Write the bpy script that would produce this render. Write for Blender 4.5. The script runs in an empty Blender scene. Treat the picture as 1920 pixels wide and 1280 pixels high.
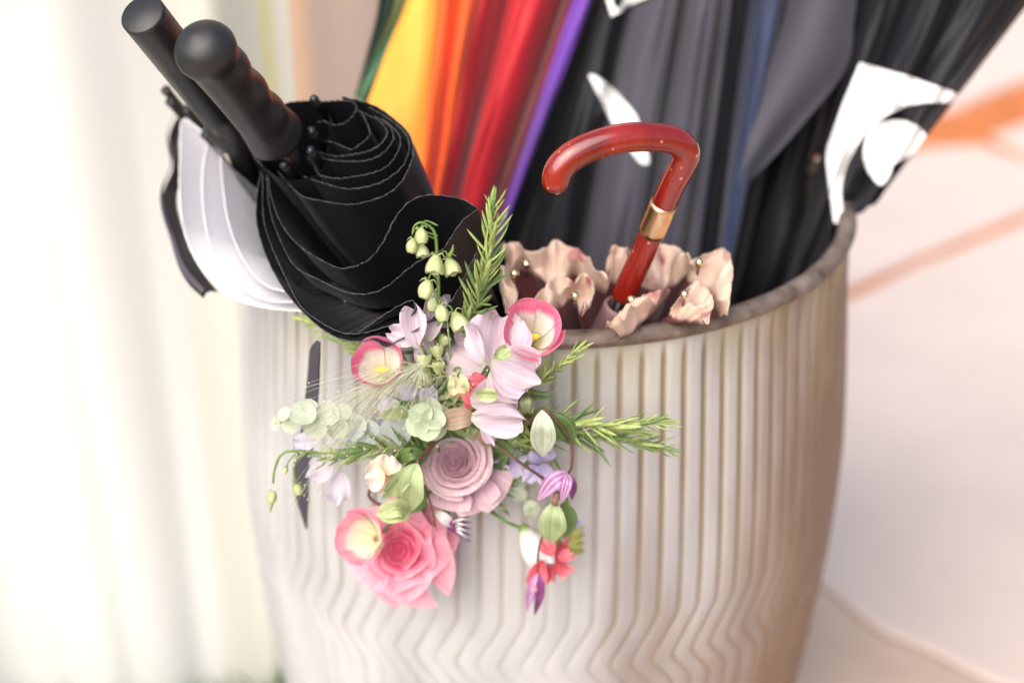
import bpy, bmesh, math, random
from mathutils import Vector, Matrix, noise
from mathutils.bvhtree import BVHTree
from mathutils.geometry import tessellate_polygon
R_ = random.Random(7)
sc = bpy.context.scene
col = sc.collection
V3 = Vector

# ------------------------------------------------------------------ camera
H = 0.62                       # height of the tub's rim
F = 2666.7                     # focal length in pixels of the 1920 wide photograph
PITCH = math.radians(28.42)
CAM = V3((-0.0267, -1.10, H + 0.46))
vf = V3((0, math.cos(PITCH), -math.sin(PITCH)))
vu = V3((0, math.sin(PITCH), math.cos(PITCH)))
vr = V3((1, 0, 0))
cd = bpy.data.cameras.new('camera'); cam = bpy.data.objects.new('camera', cd); col.objects.link(cam)
cam.location = CAM; cam.rotation_euler = (math.pi / 2 - PITCH, 0, 0)
cd.sensor_width = 36; cd.lens = 50; cd.clip_start = .01; cd.clip_end = 200
cd.dof.use_dof = True; cd.dof.focus_distance = 0.905; cd.dof.aperture_fstop = 2.3
sc.camera = cam

# ------------------------------------------------------------------ light
SUN_EL, SUN_AZ = math.radians(48), math.radians(212)     # azimuth clockwise from +y
w = bpy.data.worlds.new('World'); sc.world = w; w.use_nodes = True
nt = w.node_tree
sky = nt.nodes.new('ShaderNodeTexSky'); sky.sky_type = 'NISHITA'; sky.sun_disc = False
sky.sun_elevation = SUN_EL; sky.sun_rotation = SUN_AZ; sky.air_density = 1.0; sky.dust_density = 4.5; sky.ozone_density = 0.5
nt.links.new(sky.outputs[0], nt.nodes['Background'].inputs[0])
nt.nodes['Background'].inputs[1].default_value = 0.13
sd = bpy.data.lights.new('sun', 'SUN'); sun = bpy.data.objects.new('sun', sd); col.objects.link(sun)
sd.energy = 2.3; sd.angle = math.radians(75); sd.color = (1, .975, .95)
sdir = V3((math.sin(SUN_AZ) * math.cos(SUN_EL), math.cos(SUN_AZ) * math.cos(SUN_EL), math.sin(SUN_EL)))
sun.rotation_euler = sdir.to_track_quat('Z', 'Y').to_euler(); sun.location = sdir * 5
sc.view_settings.view_transform = 'Standard'; sc.view_settings.look = 'None'
sc.view_settings.exposure = 0.64; sc.view_settings.gamma = 1

# ------------------------------------------------------------------ points
def ray(px, py): return vf + vr * ((px - 960) / F) + vu * ((640 - py) / F)
def PD(px, py, d): return CAM + ray(px, py) * d
def PY(px, py, y):
    r = ray(px, py); return CAM + r * ((y - CAM.y) / r.y)
def PZ(px, py, z):
    r = ray(px, py); return CAM + r * ((z - CAM.z) / r.z)
def PP(px, py, o, n):
    r = ray(px, py); return CAM + r * ((o - CAM).dot(n) / r.dot(n))
def proj(p):
    d = V3(p) - CAM; z = d.dot(vf); return (960 + d.x / z * F, 640 - d.dot(vu) / z * F)
def B(px, py, out=0.03): return PY(px, py, -0.27 - out)

# ------------------------------------------------------------------ materials
def mat(name, rgb, rough=.6, **k):
    m = bpy.data.materials.new(name); m.use_nodes = True
    n = m.node_tree.nodes; l = m.node_tree.links; p = n['Principled BSDF']
    p.inputs['Roughness'].default_value = rough
    p.inputs['Metallic'].default_value = k.get('metal', 0)
    p.inputs['Specular IOR Level'].default_value = k.get('spec', .5)
    if 'sheen' in k:
        p.inputs['Sheen Weight'].default_value = k['sheen']; p.inputs['Sheen Roughness'].default_value = .4
    if 'coat' in k:
        p.inputs['Coat Weight'].default_value = k['coat']; p.inputs['Coat Roughness'].default_value = k.get('coatr', .06)
    tc = n.new('ShaderNodeTexCoord')
    nz = n.new('ShaderNodeTexNoise'); nz.inputs['Scale'].default_value = k.get('nscale', 60)
    nz.inputs['Detail'].default_value = 5; nz.inputs['Roughness'].default_value = .6
    mp = n.new('ShaderNodeMapping'); mp.inputs['Scale'].default_value = k.get('stretch', (1, 1, 1))
    l.new(tc.outputs['Object'], mp.inputs[0]); l.new(mp.outputs[0], nz.inputs['Vector'])
    if 'ramp' in k:                                    # colour along attribute t
        at = n.new('ShaderNodeAttribute'); at.attribute_name = 't'
        add = n.new('ShaderNodeMath'); add.operation = 'MULTIPLY_ADD'
        l.new(nz.outputs[0], add.inputs[0]); add.inputs[1].default_value = k.get('tnoise', .12)
        sub = n.new('ShaderNodeMath'); sub.operation = 'SUBTRACT'
        l.new(at.outputs['Fac'], sub.inputs[0]); sub.inputs[1].default_value = k.get('tnoise', .12) * .5
        l.new(sub.outputs[0], add.inputs[2])
        cr = n.new('ShaderNodeValToRGB'); e = cr.color_ramp.elements
        st = k['ramp']
        e[0].position, e[0].color = st[0][0], (*st[0][1], 1)
        e[1].position, e[1].color = st[-1][0], (*st[-1][1], 1)
        for s in st[1:-1]:
            q = e.new(s[0]); q.color = (*s[1], 1)
        l.new(add.outputs[0], cr.inputs[0]); csrc = cr.outputs[0]
    else:
        v = k.get('var', .15); a = [max(0, c * (1 - v)) for c in rgb]; b = [min(1, c * (1 + v)) for c in rgb]
        if 'rgb2' in k: b = k['rgb2']
        cr = n.new('ShaderNodeValToRGB'); e = cr.color_ramp.elements
        e[0].position, e[1].position = k.get('pos', (.3, .7))
        e[0].color = (*a, 1); e[1].color = (*b, 1)
        l.new(nz.outputs[0], cr.inputs[0]); csrc = cr.outputs[0]
    if 'veins' in k:                                   # darker veins along attribute u
        at = n.new('ShaderNodeAttribute'); at.attribute_name = 'u'
        ab = n.new('ShaderNodeMath'); ab.operation = 'MULTIPLY'; l.new(at.outputs['Fac'], ab.inputs[0]); ab.inputs[1].default_value = k['veins'][0]
        sn = n.new('ShaderNodeMath'); sn.operation = 'COSINE'; l.new(ab.outputs[0], sn.inputs[0])
        pw = n.new('ShaderNodeMapRange'); l.new(sn.outputs[0], pw.inputs[0]); pw.inputs[1].default_value = k.get('vlo', .8); pw.inputs[2].default_value = 1
        mx = n.new('ShaderNodeMixRGB'); l.new(pw.outputs[0], mx.inputs[0]); l.new(csrc, mx.inputs[1]); mx.inputs[2].default_value = (*k['veins'][1], 1)
        csrc = mx.outputs[0]
    fib = None
    if 'ramp' in k:                                    # fine fibres running up each petal, and a few bruised spots
        a1 = n.new('ShaderNodeAttribute'); a1.attribute_name = 'u'; a2 = n.new('ShaderNodeAttribute'); a2.attribute_name = 't'
        cx = n.new('ShaderNodeCombineXYZ'); s1 = n.new('ShaderNodeMath'); s1.operation = 'MULTIPLY'; s1.inputs[1].default_value = 15
        l.new(a1.outputs['Fac'], s1.inputs[0]); l.new(s1.outputs[0], cx.inputs[0]); l.new(a2.outputs['Fac'], cx.inputs[1]); oi = n.new('ShaderNodeObjectInfo'); s2 = n.new('ShaderNodeMath'); s2.operation = 'MULTIPLY'; s2.inputs[1].default_value = 40
        l.new(oi.outputs['Random'], s2.inputs[0]); l.new(s2.outputs[0], cx.inputs[2])
        fn = n.new('ShaderNodeTexNoise'); fn.inputs['Scale'].default_value = 1.4; fn.inputs['Detail'].default_value = 4; l.new(cx.outputs[0], fn.inputs['Vector'])
        fr = n.new('ShaderNodeMapRange'); l.new(fn.outputs[0], fr.inputs[0]); fr.inputs[1].default_value = .35; fr.inputs[2].default_value = .7; fr.inputs[3].default_value = .85; fr.inputs[4].default_value = 1.08
        mm_ = n.new('ShaderNodeVectorMath'); mm_.operation = 'SCALE'; l.new(csrc, mm_.inputs[0]); l.new(fr.outputs[0], mm_.inputs['Scale'])
        b1 = n.new('ShaderNodeTexNoise'); b1.inputs['Scale'].default_value = 190; b1.inputs['Detail'].default_value = 2; l.new(tc.outputs['Object'], b1.inputs['Vector'])
        b2 = n.new('ShaderNodeMapRange'); l.new(b1.outputs[0], b2.inputs[0]); b2.inputs[1].default_value = .70; b2.inputs[2].default_value = .76; b2.inputs[4].default_value = .45
        bx = n.new('ShaderNodeMixRGB'); l.new(b2.outputs[0], bx.inputs[0]); l.new(mm_.outputs[0], bx.inputs[1]); bx.inputs[2].default_value = (.42, .26, .16, 1)
        csrc = bx.outputs[0]; fib = fn.outputs[0]
    l.new(csrc, p.inputs['Base Color'])
    if fib:
        bp = n.new('ShaderNodeBump'); bp.inputs['Strength'].default_value = .35; bp.inputs['Distance'].default_value = .0008
        l.new(fib, bp.inputs['Height']); l.new(bp.outputs[0], p.inputs['Normal'])
    elif k.get('bump', 0):
        bp = n.new('ShaderNodeBump'); bp.inputs['Strength'].default_value = k['bump']; bp.inputs['Distance'].default_value = k.get('bdist', .001)
        l.new(nz.outputs[0], bp.inputs['Height']); l.new(bp.outputs[0], p.inputs['Normal'])
    if k.get('trans', 0):
        tr = n.new('ShaderNodeBsdfTranslucent'); l.new(csrc, tr.inputs[0])
        ms = n.new('ShaderNodeMixShader'); ms.inputs[0].default_value = k['trans']
        l.new(p.outputs[0], ms.inputs[1]); l.new(tr.outputs[0], ms.inputs[2])
        l.new(ms.outputs[0], n['Material Output'].inputs[0])
    m.diffuse_color = (*rgb, 1)
    return m

# ------------------------------------------------------------------ objects
WORLD = {}
def root(name, label, cat, loc=(0, 0, 0), world=True, group=None, M=None):
    o = bpy.data.objects.new(name, None); col.objects.link(o)
    o.empty_display_size = .01
    if M is not None: o.matrix_world = M
    else: o.location = loc
    o['label'] = label; o['category'] = cat
    if group: o['group'] = group
    if world and M is None: WORLD[o] = Matrix.Translation(-V3(loc))
    return o
def mk(name, V, Fc, m, parent=None, smooth=True, t=None, u=None, mi=None, **props):
    me = bpy.data.meshes.new(name); me.from_pydata([tuple(v) for v in V], [], Fc)
    for mm in (m if isinstance(m, (list, tuple)) else [m]): me.materials.append(mm)
    if smooth: me.polygons.foreach_set('use_smooth', [True] * len(me.polygons))
    if mi: me.polygons.foreach_set('material_index', mi)
    for nm, a in (('t', t), ('u', u)):
        if a is not None:
            at = me.attributes.new(nm, 'FLOAT', 'POINT'); at.data.foreach_set('value', a)
    me.update()
    return link(name, me, parent, **props)
def link(name, me, parent=None, M=None, **props):
    o = bpy.data.objects.new(name, me); col.objects.link(o)
    if parent is not None:
        o.parent = parent
        if parent in WORLD: o.matrix_parent_inverse = WORLD[parent]
    if M is not None: o.matrix_basis = M
    for k, v in props.items(): o[k] = v
    return o
def tag(o, label, cat, group=None):
    o['label'] = label; o['category'] = cat
    if group: o['group'] = group
    return o
def grid(nu, nv, fn, wrap=False):
    V = []; 
    for j in range(nv + 1):
        for i in range(nu if wrap else nu + 1):
            V.append(V3(fn(i / nu, j / nv)))
    n = nu if wrap else nu + 1; Fc = []
    for j in range(nv):
        for i in range(nu):
            a = j * n + i; b = j * n + (i + 1) % n
            Fc.append((a, b, b + n, a + n))
    return V, Fc
def cr(P, n=8):
    """Catmull-Rom through points"""
    P = [V3(p) for p in P]
    if len(P) < 3:
        return [P[0].lerp(P[-1], i / n) for i in range(n + 1)]
    Q = [P[0] * 2 - P[1]] + P + [P[-1] * 2 - P[-2]]; out = []
    for i in range(1, len(Q) - 2):
        a, b, c, d = Q[i - 1:i + 3]
        for k in range(n):
            s = k / n
            out.append(.5 * (2 * b + (c - a) * s + (2 * a - 5 * b + 4 * c - d) * s * s + (3 * b - a - 3 * c + d) * s ** 3))
    out.append(P[-1]); return out
def resample(P, n):
    L = [0]
    for a, b in zip(P, P[1:]): L.append(L[-1] + (b - a).length)
    out = []; j = 0
    for i in range(n + 1):
        s = L[-1] * i / n
        while j < len(P) - 2 and L[j + 1] < s: j += 1
        d = L[j + 1] - L[j]
        out.append(P[j].lerp(P[j + 1], (s - L[j]) / d if d > 1e-9 else 0))
    return out
def frames(P):
    T = []
    for i in range(len(P)):
        a = P[max(0, i - 1)]; b = P[min(len(P) - 1, i + 1)]; T.append((b - a).normalized())
    n = T[0].orthogonal().normalized(); N = []
    for i in range(len(P)):
        n = (n - T[i] * n.dot(T[i])).normalized(); N.append(n)
    return T, N
def tube(P, r, seg=8, mod=None, cap=True):
    P = [V3(p) for p in P]; T, N = frames(P); V = []; Fc = []
    m = len(P)
    for i, p in enumerate(P):
        rr = r(i / (m - 1)) if callable(r) else r
        b = T[i].cross(N[i])
        for k in range(seg):
            a = 2 * math.pi * k / seg
            q = rr * (mod(i / (m - 1), a) if mod else 1)
            V.append(p + (N[i] * math.cos(a) + b * math.sin(a)) * q)
    for i in range(m - 1):
        for k in range(seg):
            a = i * seg + k; b = i * seg + (k + 1) % seg
            Fc.append((a, b, b + seg, a + seg))
    if cap:
        Fc.append(tuple(range(seg))[::-1]); Fc.append(tuple((m - 1) * seg + k for k in range(seg)))
    return V, Fc
def join(*parts):
    V = []; Fc = []
    for v, f in parts:
        o = len(V); V += list(v); Fc += [tuple(i + o for i in q) for q in f]
    return V, Fc
def ball(c, r, seg=8, rings=6, sc_=(1, 1, 1)):
    V, Fc = grid(seg, rings, lambda a, b: V3(c) + V3((math.cos(a * 6.28319) * math.sin(b * math.pi) * r * sc_[0], math.sin(a * 6.28319) * math.sin(b * math.pi) * r * sc_[1], -math.cos(b * math.pi) * r * sc_[2])), True)
    return V, Fc
def basis(o, z, up=vu):
    z = V3(z).normalized(); x = V3(up).cross(z).normalized(); y = z.cross(x)
    return Matrix(((x.x, y.x, z.x, o[0]), (x.y, y.y, z.y, o[1]), (x.z, y.z, z.z, o[2]), (0, 0, 0, 1)))
def aim(cx, cy): return (-vf + vr * cx + vu * cy).normalized()
def nz(p, s, seed=0): return noise.noise(V3(p) * s + V3((seed * 7.3, seed * 3.1, seed * 5.7)))


# ------------------------------------------------------------------ ground and paving
m_lawn = mat('lawn', (.13, .18, .06), .9, nscale=9, var=.5, bump=.4, bdist=.01)
g = mk('ground', [(-40, -20, -.03), (40, -20, -.03), (40, 60, -.03), (-40, 60, -.03)], [(0, 1, 2, 3)], m_lawn, kind='structure')
m_mortar = mat('terracotta_mortar', (.52, .16, .045), .9, nscale=25, var=.35, bump=.5, bdist=.004)
pav = mk('paving', [(-2.2, -3, -.014), (4.5, -3, -.014), (4.5, 6.6, -.014), (.15, 6.6, -.014), (.15, .30, -.014), (-.25, .02, -.014), (-2.2, -.12, -.014)], [(0, 1, 2, 3, 4, 5, 6)], m_mortar, kind='structure')
m_slab = mat('pale_stone', (.61, .50, .435), .75, nscale=6, var=.05, bump=.25, bdist=.003)
m_slab3 = mat('grey_bounce_stone', (.50, .49, .475), .75, nscale=6, var=.1, bump=.25, bdist=.003)  # for unseen slabs around the tub, added pale to bounce light up
m_slab2 = mat('buff_stone', (.54, .40, .31), .8, nscale=5, var=.12, bump=.25, bdist=.003)
SL = [([(1200, 745), (1590, 556), (1700, 506), (1920, 416), (2300, 260), (2600, 900), (2000, 1330), (1660, 1180), (1535, 1088), (1200, 900)], m_slab),
      ([(1200, 690), (1590, 536), (1700, 488), (1920, 394), (2020, 350), (1930, 302), (1845, 270), (1740, 275), (1500, 340), (1200, 500)], m_slab),
      ([(1862, 250), (1930, 226), (2400, 90), (2300, 230), (2040, 335), (1930, 285)], m_slab),
      ([(1200, 420), (1500, 300), (1720, 222), (1790, 200), (1920, 146), (2500, -80), (2400, -350), (1500, -350), (1250, 0)], m_slab),
      ([(1460, 1090), (1537, 1104), (1652, 1195), (1990, 1340), (2700, 930), (2800, 1500), (2000, 1600), (1400, 1500)], m_slab2)]
SW = [([(1.19, .50), (1.55, 1.80), (2.65, 1.62), (2.4, .2), (1.25, .42)], m_slab), ([(1.63, 1.90), (2.0, 2.44), (3.95, 6.4), (5.2, 4.6), (2.7, 1.67)], m_slab), ([(.99, -.10), (1.24, .40), (2.38, .16), (2.4, -1.5), (.53, -1.5), (.53, -.62), (.52, -.18)], m_slab2), ([(.12, .32), (-.24, .03), (-.5, -.02), (-.55, -.5), (.1, -.45), (.30, -.20)], m_slab3), ([(-.56, -.03), (-2.1, -.16), (-2.1, -1.2), (-.6, -1.1)], m_slab3), ([(-.57, -.55), (.1, -.5), (.5, -.6), (.5, -1.5), (-.58, -1.5)], m_slab3)]
NSL = len(SL); SL += SW
for si, (pts, mm) in enumerate(SL):
    P = []
    for i in range(len(pts)):                          # uneven broken edges
        a = V3((*pts[i], 0)); b = V3((*pts[(i + 1) % len(pts)], 0)); n = 7
        for k in range(n):
            q = a.lerp(b, k / n); W = PZ(q.x, q.y, 0) if si < NSL else V3((q.x, q.y, 0))
            W += V3((noise.noise(W * 9), noise.noise(W * 9 + V3((5, 5, 5))), 0)) * .008
            P.append(W)
    c = sum(P, V3()) / len(P)
    n = len(P); top = [c + (p - c) * (1 - .006 / (p - c).length) + V3((0, 0, -.001)) for p in P]
    low = [V3((p.x, p.y, -.02)) for p in P]
    mid = [V3((p.x, p.y, -.005)) for p in P]
    Vv = top + mid + low
    bm = bmesh.new(); bv = [bm.verts.new(v) for v in Vv]
    f = bm.faces.new(bv[:n]); bmesh.ops.triangulate(bm, faces=[f])
    for j in (0, n):
        for i in range(n):
            bm.faces.new((bv[j + i], bv[j + n + i], bv[j + n + (i + 1) % n], bv[j + (i + 1) % n]))
    bmesh.ops.recalc_face_normals(bm, faces=bm.faces)
    me = bpy.data.meshes.new('paving_stone'); bm.to_mesh(me); bm.free(); me.materials.append(mm)
    link('paving_stone', me, pav)

# grass beside the curtain
m_grass = mat('grass_blades', (.10, .22, .035), .6, nscale=8, var=.5, trans=.3)
Vg = []; Fg = []
for i in range(9000):
    x = R_.uniform(-1.5, -.12); y = R_.uniform(-.2, 1.2)
    if i % 3: x = R_.uniform(-.95, -.2); y = R_.uniform(-.05, .6)
    h = R_.uniform(.02, .06); a = R_.uniform(0, 6.28); d = V3((math.cos(a), math.sin(a), 0)); l = V3((R_.uniform(-1, 1), R_.uniform(-1, 1), 0)) * h * .5
    o = len(Vg); p = V3((x, y, -.031)); wd = .0018
    Vg += [p - d * wd, p + d * wd, p + V3((0, 0, h * .6)) + l * .4 + d * wd * .8, p + V3((0, 0, h * .6)) + l * .4 - d * wd * .8, p + V3((0, 0, h)) + l]
    Fg += [(o, o + 1, o + 2, o + 3), (o + 3, o + 2, o + 4)]
mk('grass', Vg, Fg, m_grass, kind='stuff')

# ------------------------------------------------------------------ zinc tub
def zinc():
    m = bpy.data.materials.new('weathered_zinc'); m.use_nodes = True
    n = m.node_tree.nodes; l = m.node_tree.links; p = n['Principled BSDF']
    tc = n.new('ShaderNodeTexCoord'); at = n.new('ShaderNodeAttribute'); at.attribute_name = 't'
    def noi(s, sc_, d=5):
        mp = n.new('ShaderNodeMapping'); mp.inputs['Scale'].default_value = sc_; l.new(tc.outputs['Object'], mp.inputs[0])
        q = n.new('ShaderNodeTexNoise'); q.inputs['Scale'].default_value = s; q.inputs['Detail'].default_value = d; l.new(mp.outputs[0], q.inputs['Vector']); return q.outputs[0]
    def math_(op, a, b):
        q = n.new('ShaderNodeMath'); q.operation = op
        for i, s in enumerate((a, b)):
            if isinstance(s, (int, float)): q.inputs[i].default_value = s
            else: l.new(s, q.inputs[i])
        return q.outputs[0]
    def mr(v, a, b, c=0, d=1):
        q = n.new('ShaderNodeMapRange'); l.new(v, q.inputs[0])
        for i, s in enumerate((a, b, c, d)): q.inputs[i + 1].default_value = s
        return q.outputs[0]
    def mix(f, a, b):
        q = n.new('ShaderNodeMixRGB'); l.new(f, q.inputs[0])
        for i, s in ((1, a), (2, b)):
            if isinstance(s, tuple): q.inputs[i].default_value = (*s, 1)
            else: l.new(s, q.inputs[i])
        return q.outputs[0]
    base = mix(mr(noi(14, (1, 1, .35)), .35, .65), (.41, .41, .415), (.56, .555, .54))
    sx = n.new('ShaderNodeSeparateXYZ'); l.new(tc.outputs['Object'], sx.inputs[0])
    side = mr(sx.outputs[0], .0, .24)                       # browner to the right: tarnish, with the flank's shade and warm reflection painted in
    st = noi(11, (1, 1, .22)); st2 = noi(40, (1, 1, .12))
    tarn_shade = mr(math_('ADD', math_('MULTIPLY', side, .66), st), .72, 1.06, 0, .95)
    c = mix(tarn_shade, base, (.20, .13, .085))
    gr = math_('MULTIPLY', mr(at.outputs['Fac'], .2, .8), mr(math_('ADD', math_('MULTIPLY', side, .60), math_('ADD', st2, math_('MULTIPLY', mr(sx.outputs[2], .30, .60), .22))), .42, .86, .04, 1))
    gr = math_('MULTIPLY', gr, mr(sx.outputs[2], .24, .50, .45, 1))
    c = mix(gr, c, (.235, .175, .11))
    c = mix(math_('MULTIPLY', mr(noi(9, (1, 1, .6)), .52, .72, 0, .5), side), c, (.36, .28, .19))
    topd = mr(sx.outputs[2], H - .07, H - .005, 0, 1)
    c = mix(math_('MULTIPLY', topd, mr(noi(30, (1, 1, .4)), .4, .65, 0, .55)), c, (.42, .38, .20))
    l.new(c, p.inputs['Base Color'])
    p.inputs['Metallic'].default_value = .22
    l.new(mr(noi(60, (1, 1, .5)), .3, .7, .42, .62), p.inputs['Roughness'])
    bp = n.new('ShaderNodeBump'); bp.inputs['Strength'].default_value = .25; bp.inputs['Distance'].default_value = .001
    l.new(noi(220, (1, 1, .6)), bp.inputs['Height']); l.new(bp.outputs[0], p.inputs['Normal'])
    return m
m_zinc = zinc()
m_rim = mat('tarnished_rim', (.11, .075, .055), .6, nscale=55, rgb2=(.27, .215, .175), metal=.3, bump=.4)
m_in = mat('dark_inside', (.10, .09, .08), .7, var=.3)
prof = [(0, .235), (.12, .247), (.22, .258), (.32, .266), (.42, .2675), (.52, .259), (.58, .2525), (H, .25)]
def rad(z):
    for (a, b), (c, d) in zip(prof, prof[1:]):
        if z <= c:
            return b + (d - b) * (z - a) / (c - a)
    return prof[-1][1]
def rads(z): return (rad(max(0, z - .03)) + rad(min(H, z)) * 2 + rad(min(H, z + .03))) / 4
NR = 98; NS = 10
def zig(z):                                                # sideways chevron pressed into the ribs
    if z > .386 or z < .315: return 0
    if z > .343: s = (.386 - z) / .043
    else: s = (z - .315) / .028
    return s
def tubp(a, b):
    z = H - .004 - b * (H - .004)
    zg = sum(zig(z + d) for d in (-.004, -.002, 0, .002, .004)) / 5
    # normalised so the tip still reaches one rib
    ph = a * NR
    gcur = .5 + .5 * math.cos(2 * math.pi * ph); gcur = gcur ** 5
    fade = min(1, (H - z) / .02) * min(1, z / .03)
    ang = 2 * math.pi * a - math.pi / 2 - zg * .078
    r = rads(z) - (.0011 + .0017 * min(1, max(0, (z - .36) / .16))) * gcur * fade - .0010 * math.cos(4 * math.pi * ph) * (1 - gcur) * 0
    T.append(gcur * fade)
    return (r * math.cos(ang), r * math.sin(ang), z)
T = []
Vt, Ft = grid(NR * NS, 120, tubp, True)
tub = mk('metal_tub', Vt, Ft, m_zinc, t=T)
tag(tub, 'large weathered zinc tub with vertical ribs and a zigzag band, filled with umbrellas', 'tub')
Vi, Fi = grid(96, 20, lambda a, b: ((rads(b * H) - .009) * math.cos(-6.28319 * a), (rads(b * H) - .009) * math.sin(-6.28319 * a), .006 + b * (H - .008)), True)
Fi.append(tuple(range(96)))
mk('inner_wall', Vi, Fi, m_in, tub)
def rimp(a, b):
    t = 2 * math.pi * a; q = 2 * math.pi * b; wob = .0012 * noise.noise(V3((math.cos(t) * 3, math.sin(t) * 3, 0)))
    r = .2475 + .0075 * math.cos(q) + wob; return (r * math.cos(t), r * math.sin(t), H + .0065 * math.sin(q) + wob)
Vr, Fr = grid(160, 12, rimp, True); mk('rim', Vr, Fr, m_rim, tub)

# ------------------------------------------------------------------ curtain
CY = cr([(-1.0, .075, 0), (-.6, .09, 0), (-.45, .085, 0), (-.30, .115, 0), (-.14, .225, 0), (0, .32, 0), (.16, .42, 0)], 10)
def cy(x):
    for a, b in zip(CY, CY[1:]):
        if x <= b.x: return a.y + (b.y - a.y) * (x - a.x) / (b.x - a.x)
    return CY[-1].y
cm = {'white': mat('white_voile', (.80, .785, .735), .8, nscale=300, var=.03, trans=.35),
      'cream': mat('cream_voile', (.78, .755, .665), .8, nscale=300, var=.04, trans=.35),
      'yellow': mat('yellow_voile', (.76, .72, .44), .8, nscale=300, var=.05, trans=.35),
      'peach': mat('peach_voile', (.80, .55, .38), .8, nscale=300, var=.05, trans=.35),
      'blush': mat('blush_voile', (.77, .59, .50), .8, nscale=300, var=.05, trans=.35)}
cur = root('curtain', 'long white curtain in soft folds with yellow and peach bands, hanging left of the tub', 'curtain', (-.5, .17, 0))
def curt(x, z):
    s = (x + .84); y = cy(x) + .05 * z
    a = .0035 + .0045 * (1 - z / 1.7)
    y += a * math.sin(s * 46 + 2.2 * math.sin(s * 9 + z * .8)) + .35 * a * math.sin(s * 97 + z * 2) + .005 * noise.noise(V3((s * 9, z * 1.5, 3)))
    return V3((x + .5 * a * math.cos(s * 83), y, z))
def edge_left(z):
    t = min(1, max(0, z / .85)); return -.84 + .385 * (1 - (1 - t) ** 1.35)
def x_at(px): return min((k / 400 - .5 for k in range(270)), key=lambda x: abs(proj(curt(x, .72))[0] - px))
e = [None, x_at(300), x_at(484), x_at(512), x_at(545), x_at(580), x_at(740), .16]
bands = list(zip(e, e[1:], ['white', 'cream', 'yellow', 'cream', 'peach', 'blush', 'white']))
for a, b, c in bands:
    n = max(6, int((b - (a or -.84)) * 260))
    Vc, Fc = grid(n, 40, lambda i, j: (lambda z: curt((edge_left(z) if a is None else a) * (1 - i) + b * i, z))(-.024 + j * 1.5 + .012 * noise.noise(V3((i * 6, b * 9, 0))) * (1 - j)))
    mk('fabric_panel', Vc, Fc, cm[c], cur, label={'white': 'sheer white panel', 'cream': 'cream panel', 'yellow': 'narrow yellow panel', 'peach': 'peach panel', 'blush': 'blush pink panel'}[c])
# ------------------------------------------------------------------ open black umbrella hanging over the front of the rim
m_black = mat('black_nylon', (.005, .005, .007), .40, nscale=500, var=.2, spec=.38, sheen=.05)
m_hem = mat('stitched_hem', (.02, .02, .022), .8, rgb2=(.12, .12, .125), nscale=700, pos=(.42, .6))
m_rub = mat('black_rubber', (.017, .016, .016), .42, nscale=400, var=.2, spec=.5, bump=.05)
m_steel = mat('dark_steel', (.05, .05, .055), .3, metal=.8, var=.2)
m_whitec = mat('white_lining', (.86, .86, .90), .7, nscale=200, var=.03, trans=.35)
def lim(p):
    """fabric stays inside the tub below the rim"""
    L = .236 if p.z < H + .012 else .236 + (p.z - H - .012) * 5
    r = math.hypot(p.x, p.y)
    if r > .85 * L:
        q = L * (1 - .15 * math.exp(-(r / L - .85) / .15)); return V3((p.x * q / r, p.y * q / r, p.z))
    return p
def cone_sheet(hem, C, ax, A, ns=22, cut=.95, p_=1.15, wr=.004, seed=0):
    """fabric running from a hem curve down to the tip A of the umbrella"""
    n = len(hem) - 1; L = (A - C)
    def f(i, s):
        k = i * n; h = hem[min(n, int(round(k)))]
        s = s * s * .35 + s * .65; s *= cut
        c = C + L * s; q = c + (h - C) * (1 - s) ** p_
        d = wr * min(1, s * 8)
        q = q + ax * (nz(q, 14, seed) * d) + (q - c).normalized() * (nz(q, 22, 3) * d * .6)
        return lim(q) if s > 0 else q
    return grid(n, ns, f)
def umbrella_curves(rt, curves, C, ax, A, m, hemr=.00030, wr=.004, pname='canopy_panel', extra=None):
    for ci, pts in enumerate(curves):
        lift = 0
        P = [PP(x, y, C, ax) for x, y in pts]
        P = resample(cr(P, 8), max(24, len(pts) * 7))
        P = [p + ax * (.005 * nz(p, 18, 9) + .0005 * math.sin(i * 1.7)) for i, p in enumerate(P)]
        Vv, Ff = cone_sheet(P, C, ax, A, wr=wr)
        o = mk(pname, Vv, Ff, m if not isinstance(m, list) else m[ci], rt)
        Vv, Ff = tube(P, hemr, 5); mk('hem', Vv, Ff, m_hem if not extra else extra, o)

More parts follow.
